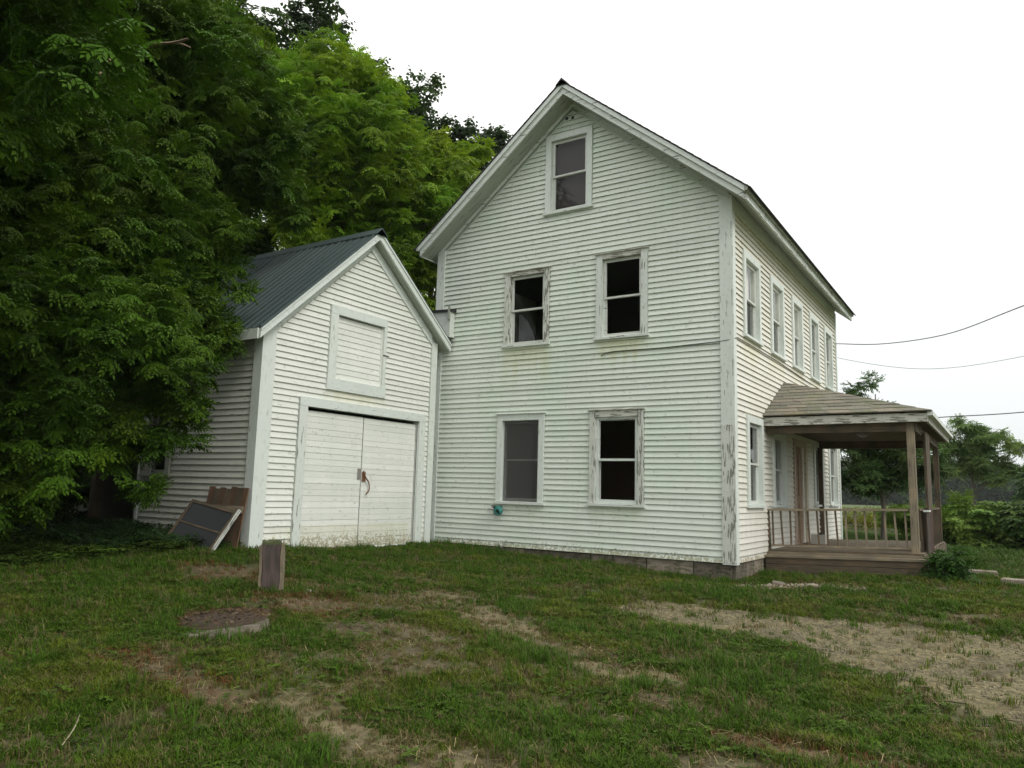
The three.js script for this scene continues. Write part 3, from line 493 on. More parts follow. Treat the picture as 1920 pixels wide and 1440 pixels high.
// ---------------------------------------------------------------- small things round the yard
{ // old square post
  const p = thing('old_post', 'short weathered maroon timber post standing in the grass before the garage corner', 'post', [-3.3, H(-3.3, 6.95), 6.95]); p.rotation.y = .80; p.rotation.z = .03;
  const WTm = woodTex(95, [.095, .070, .062], [.35, .1, .1]);
  const m = std({ map: turned(WTm, Math.PI / 2), bumpMap: turned(WTm, Math.PI / 2), bumpScale: .008, roughness: .95 });
  const MPostSide = std({ color: lin(.85, .85, .82), map: turned(WT, Math.PI / 2), bumpMap: turned(WT, Math.PI / 2), bumpScale: .008, roughness: .95 });
  const rough = (x0, x1, y0, y1, z0, z1, sd) => { const g = new THREE.BoxGeometry(x1 - x0, y1 - y0, z1 - z0, 8, 10, 4).toNonIndexed(), P = g.attributes.position, U = g.attributes.uv; for (let i = 0; i < P.count; i++) { let x = P.getX(i) + (x0 + x1) / 2, y = P.getY(i) + (y0 + y1) / 2, z = P.getZ(i) + (z0 + z1) / 2; if (y > y1 - .01) y += .06 * (vn(x * 30, z * 30, sd) - .5); x += .022 * (vn(y * 12, z * 20, sd + 1) - .5); z += .022 * (vn(x * 20, y * 9, sd + 2) - .5); P.setXYZ(i, x, y, z); } g.computeVertexNormals(); return g; };
  part(p, 'post_core', rough(-.105, .10, -.25, .56, -.09, .10, 1), m); part(p, 'side_plank', rough(-.135, -.107, -.25, .545, -.1, .11, 4), MPostSide); part(p, 'side_plank', rough(.102, .13, -.25, .55, -.1, .11, 7), MPostSide); part(p, 'mossy_top', rough(-.10, .095, .545, .585, -.085, .095, 9), std({ color: lin(.07, .085, .035), roughness: 1 }));
}
{ // round well cover half sunk in the lawn
  const w = thing('well_cover', 'low concrete well cover half sunk in the lawn under rusty leaf litter', 'well cover', [-2.35, H(-2.35, 8.4) - .075, 8.35]); w.rotation.set(.05, .4, .07);
  const g = new THREE.CylinderGeometry(.46, .50, .17, 40, 3, false).toNonIndexed(), P = g.attributes.position; for (let i = 0; i < P.count; i++) { const a = Math.atan2(P.getZ(i), P.getX(i)), k = 1 + .26 * (vn(Math.cos(a) * 1.6 + 9, Math.sin(a) * 1.6 + 9, 3) - .5); P.setXYZ(i, P.getX(i) * k, P.getY(i) + .03 + .02 * (vn(a * 4 + 20, 1, 5) - .5), P.getZ(i) * k); } g.computeVertexNormals();
  part(w, 'slab', g, MStone[0]);
  const l = new THREE.SphereGeometry(1, 40, 10, 0, 6.2832, 0, Math.PI / 2).scale(.46, .075, .36).translate(-.07, .105, -.14), Q2 = l.attributes.position; for (let i = 0; i < Q2.count; i++) { const x = Q2.getX(i), z = Q2.getZ(i); Q2.setXYZ(i, x * (1 + .18 * (vn(z * 9 + 4, x * 9, 6) - .5)), Q2.getY(i) + .03 * (vn(x * 22, z * 22, 7) - .5), z * (1 + .18 * (vn(x * 9, z * 9, 8) - .5))); } l.computeVertexNormals();
  const lt = tex(256, 256, (u, v) => { const a = fbm(u * 20, v * 20, 4, 88, 20); return [.035 + .055 * a, .024 + .035 * a, .016 + .024 * a]; }); part(w, 'leaf_litter', l, std({ map: lt, bumpMap: lt, bumpScale: .02, roughness: 1 }));
  const r = rng(4), list = []; for (let i = 0; i < 420; i++) { const a = RR(0, 6.28, r), d = Math.sqrt(r()) * .46, x = Math.cos(a) * d, z = Math.sin(a) * d * .8 - .15; list.push({ p: [x, .13 + .08 * Math.sqrt(Math.max(0, 1 - (d / .5) ** 2)), z], r: [RR(0, 6, r), RR(-.5, .5, r), RR(-.5, .5, r)], s: RR(.3, .8, r), c: [[.10, .058, .032], [.06, .04, .026], [.13, .095, .052]][i % 3] }); }
  instanced(w, 'fallen_leaves', faces([[[-.03, 0, 0], [0, .004, .016], [.035, 0, 0], [0, .004, -.016]]]), std({ color: 0xffffff, roughness: 1, side: THREE.DoubleSide }), list, 'stuff');
}
function rock(name, label, x, z, s, mat, cat = 'stone', group, dy = 0) {
  const g = new THREE.IcosahedronGeometry(1, 3), P = g.attributes.position; const sd = Math.floor(x * 100 + z * 10) + 999; for (let i = 0; i < P.count; i++) { const a = P.getX(i), b = P.getY(i), c = P.getZ(i), k = 1 + .35 * (vn(a * 1.7 + 5, b * 1.7 + c * 1.3 + 5, sd) - .5); P.setXYZ(i, a * k * s[0], Math.max(-.8, Math.min(.75, b * k)) * s[1], c * k * s[2]); } g.computeVertexNormals();
  const m = solo(name, g, mat, label, cat, group); m.position.set(x, H(x, z) + s[1] * .45 + dy, z); m.rotation.y = x * 3; return m;
}
rock('field_stone', 'pale rounded stone beside the porch shrub', 3.27, -1.7, [.13, .11, .1], MStone[2]);
rock('field_stone', 'small pale chip of stone in the grass right of the old post', -3.0, 6.62, [.10, .03, .05], MStone[2]);
rock('field_stone', 'little white stone in the lawn below the bare patch', 1.85, 8.4, [.035, .025, .03], MStone[2]);
rock('field_stone', 'flat grey stone lying below the porch skirt near the house corner', .75, .1, [.24, .05, .1], MStone[0]);
rock('field_stone', 'small tan stone on the soil between the house corner and the gravel', 1.3, .35, [.12, .05, .07], MStone[2]);
for (const [x, z, l, ry] of [[3.42, -3.1, 'worn concrete stepping slab just behind the porch shrub', .1], [4.05, -1.75, 'flat concrete slab in the grass at the right edge of the yard', -.1]]) { const g = new THREE.BoxGeometry(.55, .12, .34, 8, 2, 5).toNonIndexed(), P = g.attributes.position; for (let i = 0; i < P.count; i++) P.setY(i, P.getY(i) + .015 * (vn(P.getX(i) * 9 + x, P.getZ(i) * 9, 4) - .5)); g.computeVertexNormals(); const m = solo('stepping_slab', g, MStone[2], l, 'slab'); m.position.set(x, H(x, z) + .05, z); m.rotation.y = ry; }
{ const g = tube([[-.95, 0, 10.35], [-.8, .015, 10.46], [-.62, .02, 10.62]].map(p => [p[0], p[1] + H(p[0], p[2]) + .03, p[2]]), .006, .004, 6, 5); solo('fallen_twig', g, std({ color: lin(.35, .32, .2), roughness: .9 }), 'pale bare twig lying in the grass at lower left', 'twig'); }
{ // panels leaning on the shaded garage wall
  const a = thing('leaning_boards', 'weathered brown board panel leaning on the garage corner', 'board panel', [-6.84, H(-6.84, 5.1), 5.12]); a.rotation.x = -.16; const r = rng(3);
  for (let k = 0; k < 7; k++) part(a, 'plank', bx(-.50 + k * .143, -.362 + k * .143, -.05, 1.0 + RR(-.03, .02, r), -.012, .012), k % 2 ? MDarkV : std({ color: lin(1.1, .85, .75), map: turned(WT2, Math.PI / 2), roughness: .9 })); part(a, 'batten', bx(-.48, .48, .58, .70, .013, .033), MWood);
  const b = thing('old_window_screen', 'dark framed old window screen propped in front of the leaning boards', 'window screen', [-6.95, H(-6.95, 5.55), 5.62]); b.rotation.set(-.55, .12, -.10);
  part(b, 'frame', [bx(-.55, -.50, 0, .82, -.02, .02), bx(.50, .55, 0, .82, -.02, .02), bx(-.50, .50, 0, .05, -.02, .02), bx(-.50, .50, .77, .82, -.02, .02), bx(-.5, .5, .40, .43, -.015, .015)], MDark); part(b, 'mesh_panel', [bx(-.5, .5, .05, .40, -.006, .006), bx(-.5, .5, .43, .77, -.006, .006)], std({ color: lin(.022, .025, .028), roughness: .5 })); part(b, 'peeling_stile', bx(.551, .585, -.05, .86, -.022, .022), MPeelV);
}
{ // hose and tap below the lower left window
  const t = thing('garden_hose', 'small coil of teal hose on a tap below the lower left window', 'hose', [-4.84, .72, .03]); const teal = std({ color: lin(.03, .20, .17), roughness: .45 }), r = rng(8);
  for (let k = 0; k < 4; k++) part(t, 'hose_loop', new THREE.TorusGeometry(.085 - .008 * k, .017, 8, 26).rotateX(RR(-.25, .25, r)).rotateY(RR(-.4, .4, r)).translate(.07 + .01 * k, -.01 - .008 * k, .05 + .018 * k), teal);
  part(t, 'tap', [new THREE.CylinderGeometry(.016, .016, .12, 10).rotateX(Math.PI / 2).translate(-.05, .05, .05), new THREE.CylinderGeometry(.03, .03, .014, 12).translate(-.05, .085, .09)], MBlack); part(t, 'hose_end', tube([[-.02, .03, .10], [-.10, .03, .11], [-.16, -.01, .09]], .019, .015, 6, 8), std({ color: lin(.6, .6, .6), roughness: .5 })); part(t, 'wall_plate', bx(-.07, .13, -.07, .09, 0, .012), std({ color: lin(.03, .10, .09), roughness: .6 }));
}
{ const g = thing('small_crate', 'small pale open box on the porch floor by the door', 'box', [.42, .15, -4.75]); part(g, 'box_side', [bx(-.13, .13, 0, .2, .10, .115), bx(-.13, .13, 0, .2, -.115, -.10), bx(-.145, -.131, 0, .2, -.115, .115), bx(.131, .145, 0, .2, -.115, .115)], std({ color: lin(.55, .53, .48), map: PT2 })); part(g, 'box_floor', bx(-.13, .13, .001, .012, -.099, .099), MDark); part(g, 'dark_bottle', new THREE.CylinderGeometry(.04, .045, .22, 12).translate(.03, .125, 0), MBlack); }
// wires
const MWire = std({ color: lin(.075, .075, .075), roughness: .7 }), MWireL = std({ color: lin(.26, .265, .265), roughness: .8 });
solo('service_cable', [tube([[-2.52, 3.74, .035], [-2.46, 3.78, .038], [-1.2, 3.80, .034], [-.21, 3.825, .045]], .008, .008, 20, 6), tube([[-.21, 3.825, .045], [-.02, 3.84, .045], [.045, 3.86, .01], [.045, 3.92, -.2]], .008, .008, 12, 6), tube([[.045, 3.92, -.2], [.04, 3.93, -3], [.04, 3.88, -6.4]], .008, .008, 20, 6)].reduce((a, g) => (a.push(g), a), []), MWire, 'thin dark cable running along the house siding round the corner', 'cable');
const wire = (pts, r, m, l) => solo('overhead_wire', tube(pts, r, r, 40, 6), m, l, 'wire', 'wires strung from the house to the right');
wire([[.02, 5.5, -9.75], [1.31, 5.18, -8.6], [2.73, 5.07, -7.52], [4.38, 4.97, -4.51], [9, 4.9, 4]], .013, MWireL, 'upper overhead wire sagging from the far house corner');
wire([[-4, 8.4, -25.8], [-2.2, 7.75, -25.9], [1.13, 7.16, -26.3], [4.81, 7.5, -26.4], [12, 9.2, -26.4]], .013, MWireL, 'faint middle overhead wire behind the house');
wire([[-3, 3.6, -16.7], [1, 3.93, -16.7], [2.22, 4.0, -16.74], [4.5, 4.10, -16.78], [12, 4.9, -16.8]], .018, MWire, 'lowest and darkest overhead wire, level with the porch roof');

// ---------------------------------------------------------------- leaves and trees
const MLeaf = (o = {}) => new THREE.MeshPhysicalMaterial(Object.assign({ color: 0xffffff, roughness: .7, transmission: .46, thickness: 0, side: THREE.DoubleSide, ior: 1.25, specularIntensity: .5 }, o));
const leafMat = MLeaf();
function leaflet(out, o, d, len, wid, sag) { // o origin, d unit direction; folded diamond of two faces
  const up = Math.abs(d[1]) > .9 ? [1, 0, 0] : [0, 1, 0]; const sx = d[1] * up[2] - d[2] * up[1], sy = d[2] * up[0] - d[0] * up[2], sz = d[0] * up[1] - d[1] * up[0], l = Math.hypot(sx, sy, sz) || 1;
  const s = [sx / l * wid, sy / l * wid, sz / l * wid], m = [o[0] + d[0] * len * .45, o[1] + d[1] * len * .45 - sag * .3, o[2] + d[2] * len * .45], e = [o[0] + d[0] * len, o[1] + d[1] * len - sag, o[2] + d[2] * len], h = wid * .35;
  out.push([o, [m[0] - s[0], m[1] + h - s[1], m[2] - s[2]], e], [o, e, [m[0] + s[0], m[1] + h + s[1], m[2] + s[2]]]);
}
function sprayGeo(seed, { n = 7, len = .36, leaf = .115, wid = .026, droop = .16, twigs = 3 } = {}) {
  const r = rng(seed), out = [];
  for (let t = 0; t < twigs; t++) {
    const yaw = (t - (twigs - 1) / 2) * .75 + RR(-.2, .2, r), pit = RR(-.25, .35, r), L = len * RR(.75, 1.15, r);
    for (let i = 0; i < n; i++) {
      const f = (i + .6) / n, x = L * f, y = Math.sin(pit) * x - droop * f * f, px = Math.cos(yaw) * x, pz = Math.sin(yaw) * x;
      for (const sd of i === n - 1 ? [0] : [-1, 1]) { const a = yaw + sd * RR(.7, 1.15, r), p = -RR(.1, .75, r); leaflet(out, [px, y, pz], [Math.cos(a) * Math.cos(p), Math.sin(p), Math.sin(a) * Math.cos(p)], leaf * RR(.75, 1.2, r), wid * RR(.8, 1.2, r), leaf * .12); }
    }
  }
  return faces(out);
}
const sprayAsh = sprayGeo(11, { n: 6, leaf: .105, wid: .027, twigs: 4, droop: .12, len: .33 }), sprayBroad = sprayGeo(12, { n: 4, leaf: .12, wid: .05, droop: .05, len: .34 }), sprayFine = sprayGeo(13, { n: 6, leaf: .06, wid: .017, len: .22, droop: .04, twigs: 4 });
function foliage(lobes, { seed = 1, clump = 9, per = 46, scale = 1, col, vary = .35, light = null, flat = .75, cr = .30, mix = 0, droop = .35, shell = .55, keep = null, wild = false }) {
  const r = rng(seed), list = [];
  for (const [cx, cy, cz, R] of lobes) {
    const nC = Math.max(2, Math.round(clump * Math.pow(R / scale, 1.75)));
    for (let k = 0; k < nC; k++) {
      const y = RR(-1, 1, r), a = RR(0, 6.283, r), q = Math.sqrt(1 - y * y), rad = R * (shell + (1.04 - shell) * Math.pow(r(), .6)), bump = .86 + .28 * vn(q * Math.cos(a) * 2 + cx + 50, y * 2 + q * Math.sin(a) * 2 + cz + 50, seed);
      const px = cx + q * Math.cos(a) * rad * bump, py = cy + y * rad * bump * .92, pz = cz + q * Math.sin(a) * rad * bump, rc = Math.max(.22, cr * Math.pow(R, .6)) * RR(.7, 1.35, r) * Math.sqrt(scale);
      const tint = 1 + vary * (r() - .5) * 1.3, yel = RR(-.5, 1, r) * vary, nS = Math.round(per * RR(.6, 1.3, r) * Math.min(1, R / .5));
      for (let i = 0; i < nS; i++) {
        const y2 = RR(-1, 1, r), a2 = RR(0, 6.283, r), q2 = Math.sqrt(1 - y2 * y2), d2 = rc * Math.pow(r(), .5), p = [px + q2 * Math.cos(a2) * d2, py + y2 * d2 * flat, pz + q2 * Math.sin(a2) * d2];
        if (keep && !keep(p)) continue;
        const yaw = -a2 + RR(-.6, .6, r), t = tint * RR(.8, 1.2, r);
        list.push({ p, r: [yaw * 1, 0, 0].map((_, j) => j === 0 ? RR(-.35, .35, r) : j === 1 ? yaw : (wild || r() < mix) ? RR(-1.1, 1.3, r) : -droop * RR(.1, 1.6, r) + y2 * .4), s: scale * RR(.75, 1.25, r), c: [col[0] * t * (1 + yel * .6), col[1] * t * (1 + yel * .15), col[2] * t] });
      }
    }
  }
  return list;
}
function treeAt(name, label, cat, base, lobes, geo, opt, trunkR, bend = 0, group) {
  const y0 = H(base[0], base[1]), t = thing(name, label, cat, [base[0], y0, base[1]], group); const rel = lobes.map(l => [l[0] - base[0], l[1] - y0, l[2] - base[1], l[3]]);
  const w = rel.reduce((s, l) => s + l[3], 0), cx = rel.reduce((s, l) => s + l[0] * l[3], 0) / w, cy = rel.reduce((s, l) => s + l[1] * l[3], 0) / w, cz = rel.reduce((s, l) => s + l[2] * l[3], 0) / w, top = Math.max(...rel.map(l => l[1]));
  const tp = [[0, -.3, 0], [bend * .3, top * .22, bend * .2], [cx * .35, top * .5, cz * .35], [cx * .75, top * .92, cz * .75]];
  part(t, 'trunk', tube(tp, trunkR, trunkR * .18, 18, 9, .25), opt.bark ?? MBark);
  const tc = new THREE.CatmullRomCurve3(tp.map(p => new THREE.Vector3(...p))); const r = rng(opt.seed + 500);
  for (const l of rel) { if (l[3] < (opt.minLimb ?? .7)) continue; const f = clamp(l[1] / top * .72, .12, .85), o = tc.getPointAt(f), m = [lerp(o.x, l[0], .5) + RR(-.2, .2, r), lerp(o.y, l[1], .55) + .25 * l[3], lerp(o.z, l[2], .5) + RR(-.2, .2, r)]; part(t, 'branch', tube([[o.x, o.y, o.z], m, [l[0], l[1], l[2]], [l[0] + (l[0] - o.x) * .12, l[1] + l[3] * .4, l[2] + (l[2] - o.z) * .12]], trunkR * .38 * (1 - f * .6), .012, 10, 6, .2), opt.bark ?? MBark); }
  instanced(t, 'crown', geo, opt.mat ?? leafMat, foliage(rel, opt), 'stuff'); return t;
}
{
  const world = (base, f) => { const y0 = H(base[0], base[1]); return p => f([p[0] + base[0], p[1] + y0, p[2] + base[1]]); };
  const clearOfGarage = p => !(p[0] < -6.1 && p[0] > -11.4 && p[2] < 4.95 && p[2] > -.2 && p[1] < 6.15 - .84 * Math.abs(p[2] - 2.44) + .1) && !(p[0] > -7 && p[2] < .3);
  const A = [[-8.18,7.39,8.13,2.0],[-8.12,8.51,6.69,1.9],[-8.22,8.76,5.33,0.9],[-7.72,5.53,7.86,1.9],[-8.16,6.87,6.31,1.8],[-8.31,7.74,4.59,1.4],[-8.17,6.74,3.87,0.85],[-7.4,3.82,7.76,1.7],[-7.95,5.04,6.35,1.2],[-7.42,3.17,7.07,1.15],[-7.18,3.77,6.06,0.5],[-7.03,2.75,6.46,0.5],[-6.43,2.35,6.01,0.22],[-6.54,3.78,5.49,0.25],[-6.92,4.42,5.21,0.25],[-6.73,3.28,6.13,0.35],[-7.23,2.17,8.02,1.1],[-7.26,1.49,7.29,0.6],[-6.99,1.23,8.09,0.5],[-7.19,1.91,6.78,0.5],[-7.78,5.26,9.22,2.3],[-7.28,2.72,9.11,2.0],[-7.88,5.51,4.93,0.55],[-8.49,8.15,3.47,0.8],[-8.15,5.81,5.52,1.0],[-6.88,1.13,6.6,0.25],[-7.49,1.07,8.5,0.8],[-3.58,6.42,10.65,1.5],[-4.1,5.75,10.95,1.8],[-6.9,3.17,6.37,0.45],[-6.67,2.63,6.24,0.3],[-6.56,2.9,5.78,0.16],[-6.87,3.99,6.05,0.4],[-6.69,3.35,5.73,0.32],[-6.6,3.34,5.25,0.18],[-6.74,2.01,6.44,0.3],[-6.75,1.97,5.89,0.14]], B = [[-10.17,9.91,0.22,2.1],[-10.39,10.58,0.96,1.5],[-9.7,10.59,-0.6,1.2],[-10.15,11.47,-0.3,0.9],[-10.07,7.94,0.52,1.3],[-9.77,8.92,-0.81,1.5],[-9.49,9.65,-2.14,1.4],[-11.11,11.33,1.59,0.9],[-10.4,7.64,-1.57,1.5],[-9.69,8.17,-2.71,1.4],[-9.68,6.77,-3.27,1.2]], D = [[-9.6,10.94,-4.16,1.0],[-10.05,10.06,-4.27,1.3],[-9.58,10.73,-4.97,0.8],[-10.45,8.7,-4.59,1.6],[-9.71,9.2,-4.95,1.5]], E2 = [[-13.32,15.64,-1.79,0.75],[-13.63,14.74,-2.27,1.1],[-12.85,16.46,-1.51,0.6],[-12.84,14.44,-3.38,0.9],[-12.02,13.73,-4.7,0.85],[-12.48,12.81,-4.9,1.4],[-11.85,13.17,-5.23,0.6],[-14.62,13.18,-2.41,2.5]], G = [[-11.92,14.14,-8.83,0.75],[-12.62,12.89,-9.02,1.5],[-11.92,13.1,-9.41,0.8],[-12.76,14.26,-8.12,0.5]], Hh = [[-14.24,8.42,-2.47,1.3],[-16.44,12.03,1.14,5.0],[-17.06,10.99,3.74,5.0],[-16.48,10.64,-1.82,4.5],[-18.34,7.41,1.21,4.0],[-17.3,10.24,-6.07,4.0],[-17.64,6.56,4.06,4.0],[-16.52,10.51,-9.69,3.5],[-16.98,5.88,-1.63,3.0]], R2 = [[2.45,3.67,-21.81,0.75],[3.33,3.45,-21.85,0.75],[3.91,2.83,-21.89,0.65],[2.22,2.83,-21.85,0.7],[2.93,2.62,-21.88,0.55],[3.62,2.22,-21.91,0.45],[1.78,3.25,-21.8,0.6],[4.22,2.32,-21.91,0.35],[2.74,4.08,-21.78,0.4],[3.13,2.93,-21.87,0.6]], S2 = [[0.14,3.28,-11.55,0.55],[0.87,3.59,-11.62,0.45],[1.39,2.8,-11.74,1.0],[0.39,2.33,-11.65,1.1],[1.08,2.03,-11.75,0.9],[0.12,4.44,-12.43,0.22],[0.57,4.64,-12.47,0.16],[-0.12,4.28,-12.42,0.2],[1.77,2.03,-11.82,0.7],[-0.12,2.17,-11.58,0.8]];  // A includes unseen lobes outside the frame, added to shade lawn and garage wall
  const a = [-11.2, 8.2], b = [-12.2, .2], d = [-11.2, -4.6], e = [-14.5, -3.2], g = [-13.2, -9.2];
  const leafMatB = MLeaf({ transmission: .55, roughness: .75 });
  treeAt('ash_tree', 'big leafy ash tree overhanging the garage at far left', 'tree', a, A, sprayAsh, { seed: 201, col: [.075, .155, .008], clump: 8.5, per: 38, scale: .62, cr: .45, mix: .72, flat: .95, vary: .45, keep: world(a, clearOfGarage) }, .30, .4);
  { const t = scene.getObjectByName('ash_tree'), o = t.position, m = std({ color: lin(.30, .22, .15), roughness: 1 }); for (const [p, r0] of [[[[-7.04, 7.82, 7.02], [-6.12, 7.44, 7.28], [-5.78, 7.35, 7.28], [-5.49, 7.34, 7.24]], .035], [[[-5.78, 7.35, 7.28], [-5.63, 7.31, 7.21], [-5.55, 7.27, 7.15]], .018], [[[-6.13, 6.11, 8.29], [-5.79, 6.12, 8.36], [-5.52, 6.2, 8.4], [-5.62, 6.55, 8.22]], .045]]) part(t, 'bare_branch', tube(p.map(q => [q[0] - o.x, q[1] - o.y, q[2] - o.z]), r0, r0 * .4, 10, 6, .3), m); }
  treeAt('ash_tree', 'bright green ash tree rising behind the garage roof', 'tree', b, B, sprayAsh, { seed: 202, mat: leafMatB, col: [.19, .33, .018], clump: 7, per: 34, scale: .72, cr: .45, mix: .72, flat: .95, vary: .45, keep: world(b, clearOfGarage) }, .26, .3);
  treeAt('maple_tree', 'yellow-green tree beside the left eave of the house', 'tree', d, D, sprayAsh, { seed: 203, mat: leafMatB, col: [.24, .36, .018], clump: 8, per: 32, scale: .75, cr: .4, mix: .5 }, .18, .2);
  treeAt('poplar_tree', 'tall dark broad-leaved tree showing its top against the sky behind the bright ash', 'tree', e, E2, sprayBroad, { seed: 204, mix: .6, col: [.045, .085, .024], clump: 9, per: 12, scale: 1.2, shell: .2, droop: .2, cr: .42 }, .28, .3);
  treeAt('poplar_tree', 'dark loose tree top just left of the house roof, farthest of the tall trees', 'tree', g, G, sprayBroad, { seed: 205, mix: .6, col: [.042, .080, .024], clump: 8, per: 18, scale: 1.3, shell: .3, droop: .2 }, .22, .2);
  const HB = [[-19, 3], [-19, 0], [-19, -5], [-20, -10]], HL = [[1, 6], [2, 4], [0, 3, 8], [5, 7]];
  HL.forEach((q, i) => treeAt('wood_tree', ['dark tree of the wooded bank behind the near ash, left of the garage', 'dark tree of the wooded bank behind the garage ridge', 'dark low-branched tree filling the gap under the bright ash', 'dark tree of the wooded bank behind the house'][i], 'tree', HB[i], q.map(k => Hh[k]), sprayAsh, { seed: 210 + i, col: [.045, .095, .008], clump: 7, per: 26, scale: 2.1 }, .3, .3, ));
  // trees of the same wood and an added crown, just outside the view on the left; the window panes mirror them and they shade the lawn
  treeAt('ash_tree', 'ash tree beyond the left edge of the yard', 'tree', [-13, 13.5], [[-13, 6, 13.5, 3.2], [-12, 9.5, 13, 2.8], [-11.5, 3.6, 12.5, 2.2], [-14, 4, 16, 3]], sprayAsh, { seed: 221, col: [.045, .095, .008], clump: 6, per: 26, scale: 1.9 }, .3, .3);
  treeAt('ash_tree', 'unseen ash crown added at front left to shade the lawn and garage wall', 'tree', [-10.5, 13], [[-4, 6.6, 12.2, 1.9], [-3, 7.6, 14, 2.1], [-5.6, 5.4, 11.2, 1.4], [-2.6, 8.4, 12.4, 1.8], [-7.6, 6.2, 8.9, 1.5], [-6.6, 8.2, 9.6, 1.7], [-8.6, 4.6, 9.7, 1.5], [-5.4, 9.4, 10.4, 1.8], [-8.6, 5.4, 11.6, 2.3], [-6.4, 7.6, 12.4, 2.4], [-9, 3.2, 10.6, 1.5], [-7.2, 9.4, 11.0, 2.4], [-9.5, 8.5, 14, 2.4], [-5.2, 6.2, 14, 2.0]], sprayAsh, { seed: 223, col: [.045, .095, .008], clump: 6, per: 26, scale: 1.6 }, .26, .3);  // lobes spread out of view, added to darken the lawn and garage wall
  treeAt('ash_tree', 'ash tree farther to the front left of the yard', 'tree', [-14, 21], [[-14, 6, 21, 3.4], [-13, 10, 20.5, 3], [-12.5, 4, 19, 2.5], [-16, 5, 24, 3.2]], sprayAsh, { seed: 222, col: [.045, .095, .008], clump: 6, per: 26, scale: 1.9 }, .3, .3);
  // right side
  treeAt('sumac_tree', 'small spreading many-stemmed tree in the field right of the porch', 'tree', [2.69, -21.9], R2, sprayFine, { seed: 231, minLimb: .3, col: [.17, .27, .08], clump: 15, per: 30, scale: 1.2, shell: .3, flat: 1, wild: true }, .07, .3);
  treeAt('thicket_tree', 'dark bushy tree standing behind the porch', 'tree', [.77, -11.75], S2, sprayFine, { seed: 232, col: [.075, .135, .035], clump: 15, per: 26, scale: 1.2, shell: .3, flat: 1, wild: true }, .08, .3);
  const bush = (name, label, x, z, lobes, geo, o, cat = 'bush', group) => { const y0 = H(x, z), t = thing(name, label, cat, [x, y0, z], group); const r = rng(o.seed + 9); for (let k = 0; k < 5; k++) { const l = lobes[k % lobes.length]; part(t, 'stem', tube([[RR(-.05, .05, r), -.05, RR(-.05, .05, r)], [l[0] * .5, l[1] * .5, l[2] * .5], [l[0] + RR(-.1, .1, r), l[1] + l[3] * .5, l[2] + RR(-.1, .1, r)]], .014, .004, 5, 5), MBark); } instanced(t, 'foliage', geo, leafMat, foliage(lobes, o), 'stuff'); return t; };
  bush('peony_bush', 'dark green peony-like bush at the outer corner of the porch', 3.05, -1.62, [[0, .24, 0, .24], [.17, .18, .05, .18], [-.17, .22, .05, .18], [.03, .42, -.05, .14], [.17, .34, -.1, .12], [-.12, .40, 0, .11]], sprayAsh, { seed: 241, col: [.040, .105, .012], clump: 26, per: 12, scale: .7, shell: .3, mix: .7, cr: .22 });
  bush('hedge_bush', 'leafy green bush in the overgrown hedge, nearest the porch', 2.55, -11.9, [[0, .5, 0, .7], [.6, .45, .2, .6], [-.5, .4, 0, .55], [.2, .85, 0, .45]], sprayFine, { seed: 242, flat: 1, wild: true, col: [.16, .27, .04], clump: 22, per: 24, scale: 1.1, shell: .35 }, 'bush', 'bushes of the overgrown hedge');
  bush('hedge_bush', 'pale green bush in the middle of the hedge right of the porch', 3.5, -11.2, [[0, .45, 0, .65], [.5, .55, 0, .6], [-.4, .6, -.2, .55], [.1, .9, 0, .4]], sprayBroad, { seed: 243, col: [.17, .28, .05], clump: 20, per: 18, scale: .9, shell: .35 }, 'bush', 'bushes of the overgrown hedge');
  bush('hedge_bush', 'darker bush of the hedge at the right edge of view', 4.55, -10.6, [[0, .55, 0, .7], [.5, .7, 0, .8], [-.2, .95, -.2, .5], [.3, 1.2, 0, .5]], sprayBroad, { seed: 244, col: [.08, .15, .035], clump: 22, per: 20, scale: .9, shell: .35 }, 'bush', 'bushes of the overgrown hedge');
  bush('hedge_bush', 'tall rounded bush behind the hedge at the right edge, before the far wood', 4.6, -17, [[0, .8, 0, .8], [.5, 1.2, 0, .8], [.2, 1.7, 0, .6]], sprayBroad, { seed: 245, col: [.06, .115, .034], clump: 16, per: 20, scale: 1.1, shell: .35 }, 'bush', 'bushes of the overgrown hedge');
  bush('hedge_bush', 'bush of the hedge partly hidden behind the rear porch posts', 1.7, -13.4, [[0, .5, 0, .7], [-.7, .4, 0, .6], [.6, .5, 0, .6]], sprayFine, { seed: 246, flat: 1, wild: true, col: [.15, .25, .04], clump: 20, per: 22, scale: 1.2, shell: .35 }, 'bush', 'bushes of the overgrown hedge');
  bush('wood_edge_bush', 'dark bush under the big ash at the left edge of the yard', -9.6, 8.6, [[0, .6, 0, .8], [.7, .4, .3, .6], [-.8, .7, 0, .9], [.1, 1.2, -.3, .7]], sprayAsh, { seed: 247, col: [.040, .085, .010], clump: 12, per: 22, scale: .9, shell: .35 }, 'bush');
  bush('wood_edge_bush', 'dark bush at the wood edge left of the garage window', -11.2, 6.4, [[0, .7, 0, .9], [.6, .5, .3, .6], [-.8, .9, 0, 1.0], [.1, 1.5, -.3, .8]], sprayAsh, { seed: 248, col: [.040, .085, .010], clump: 12, per: 22, scale: .9, shell: .35 }, 'bush');
  bush('wood_edge_bush', 'dark undergrowth bush deepest under the trees at far left', -14.5, 5.5, [[0, .9, 0, 1.3], [-1, 1.3, -1.5, 1.4], [.4, 1.0, 1.8, 1.2], [-.5, 1.2, 3.5, 1.3], [.6, .8, -2.5, 1.1]], sprayAsh, { seed: 249, col: [.040, .085, .010], clump: 12, per: 22, scale: 1.2, shell: .3 }, 'bush');
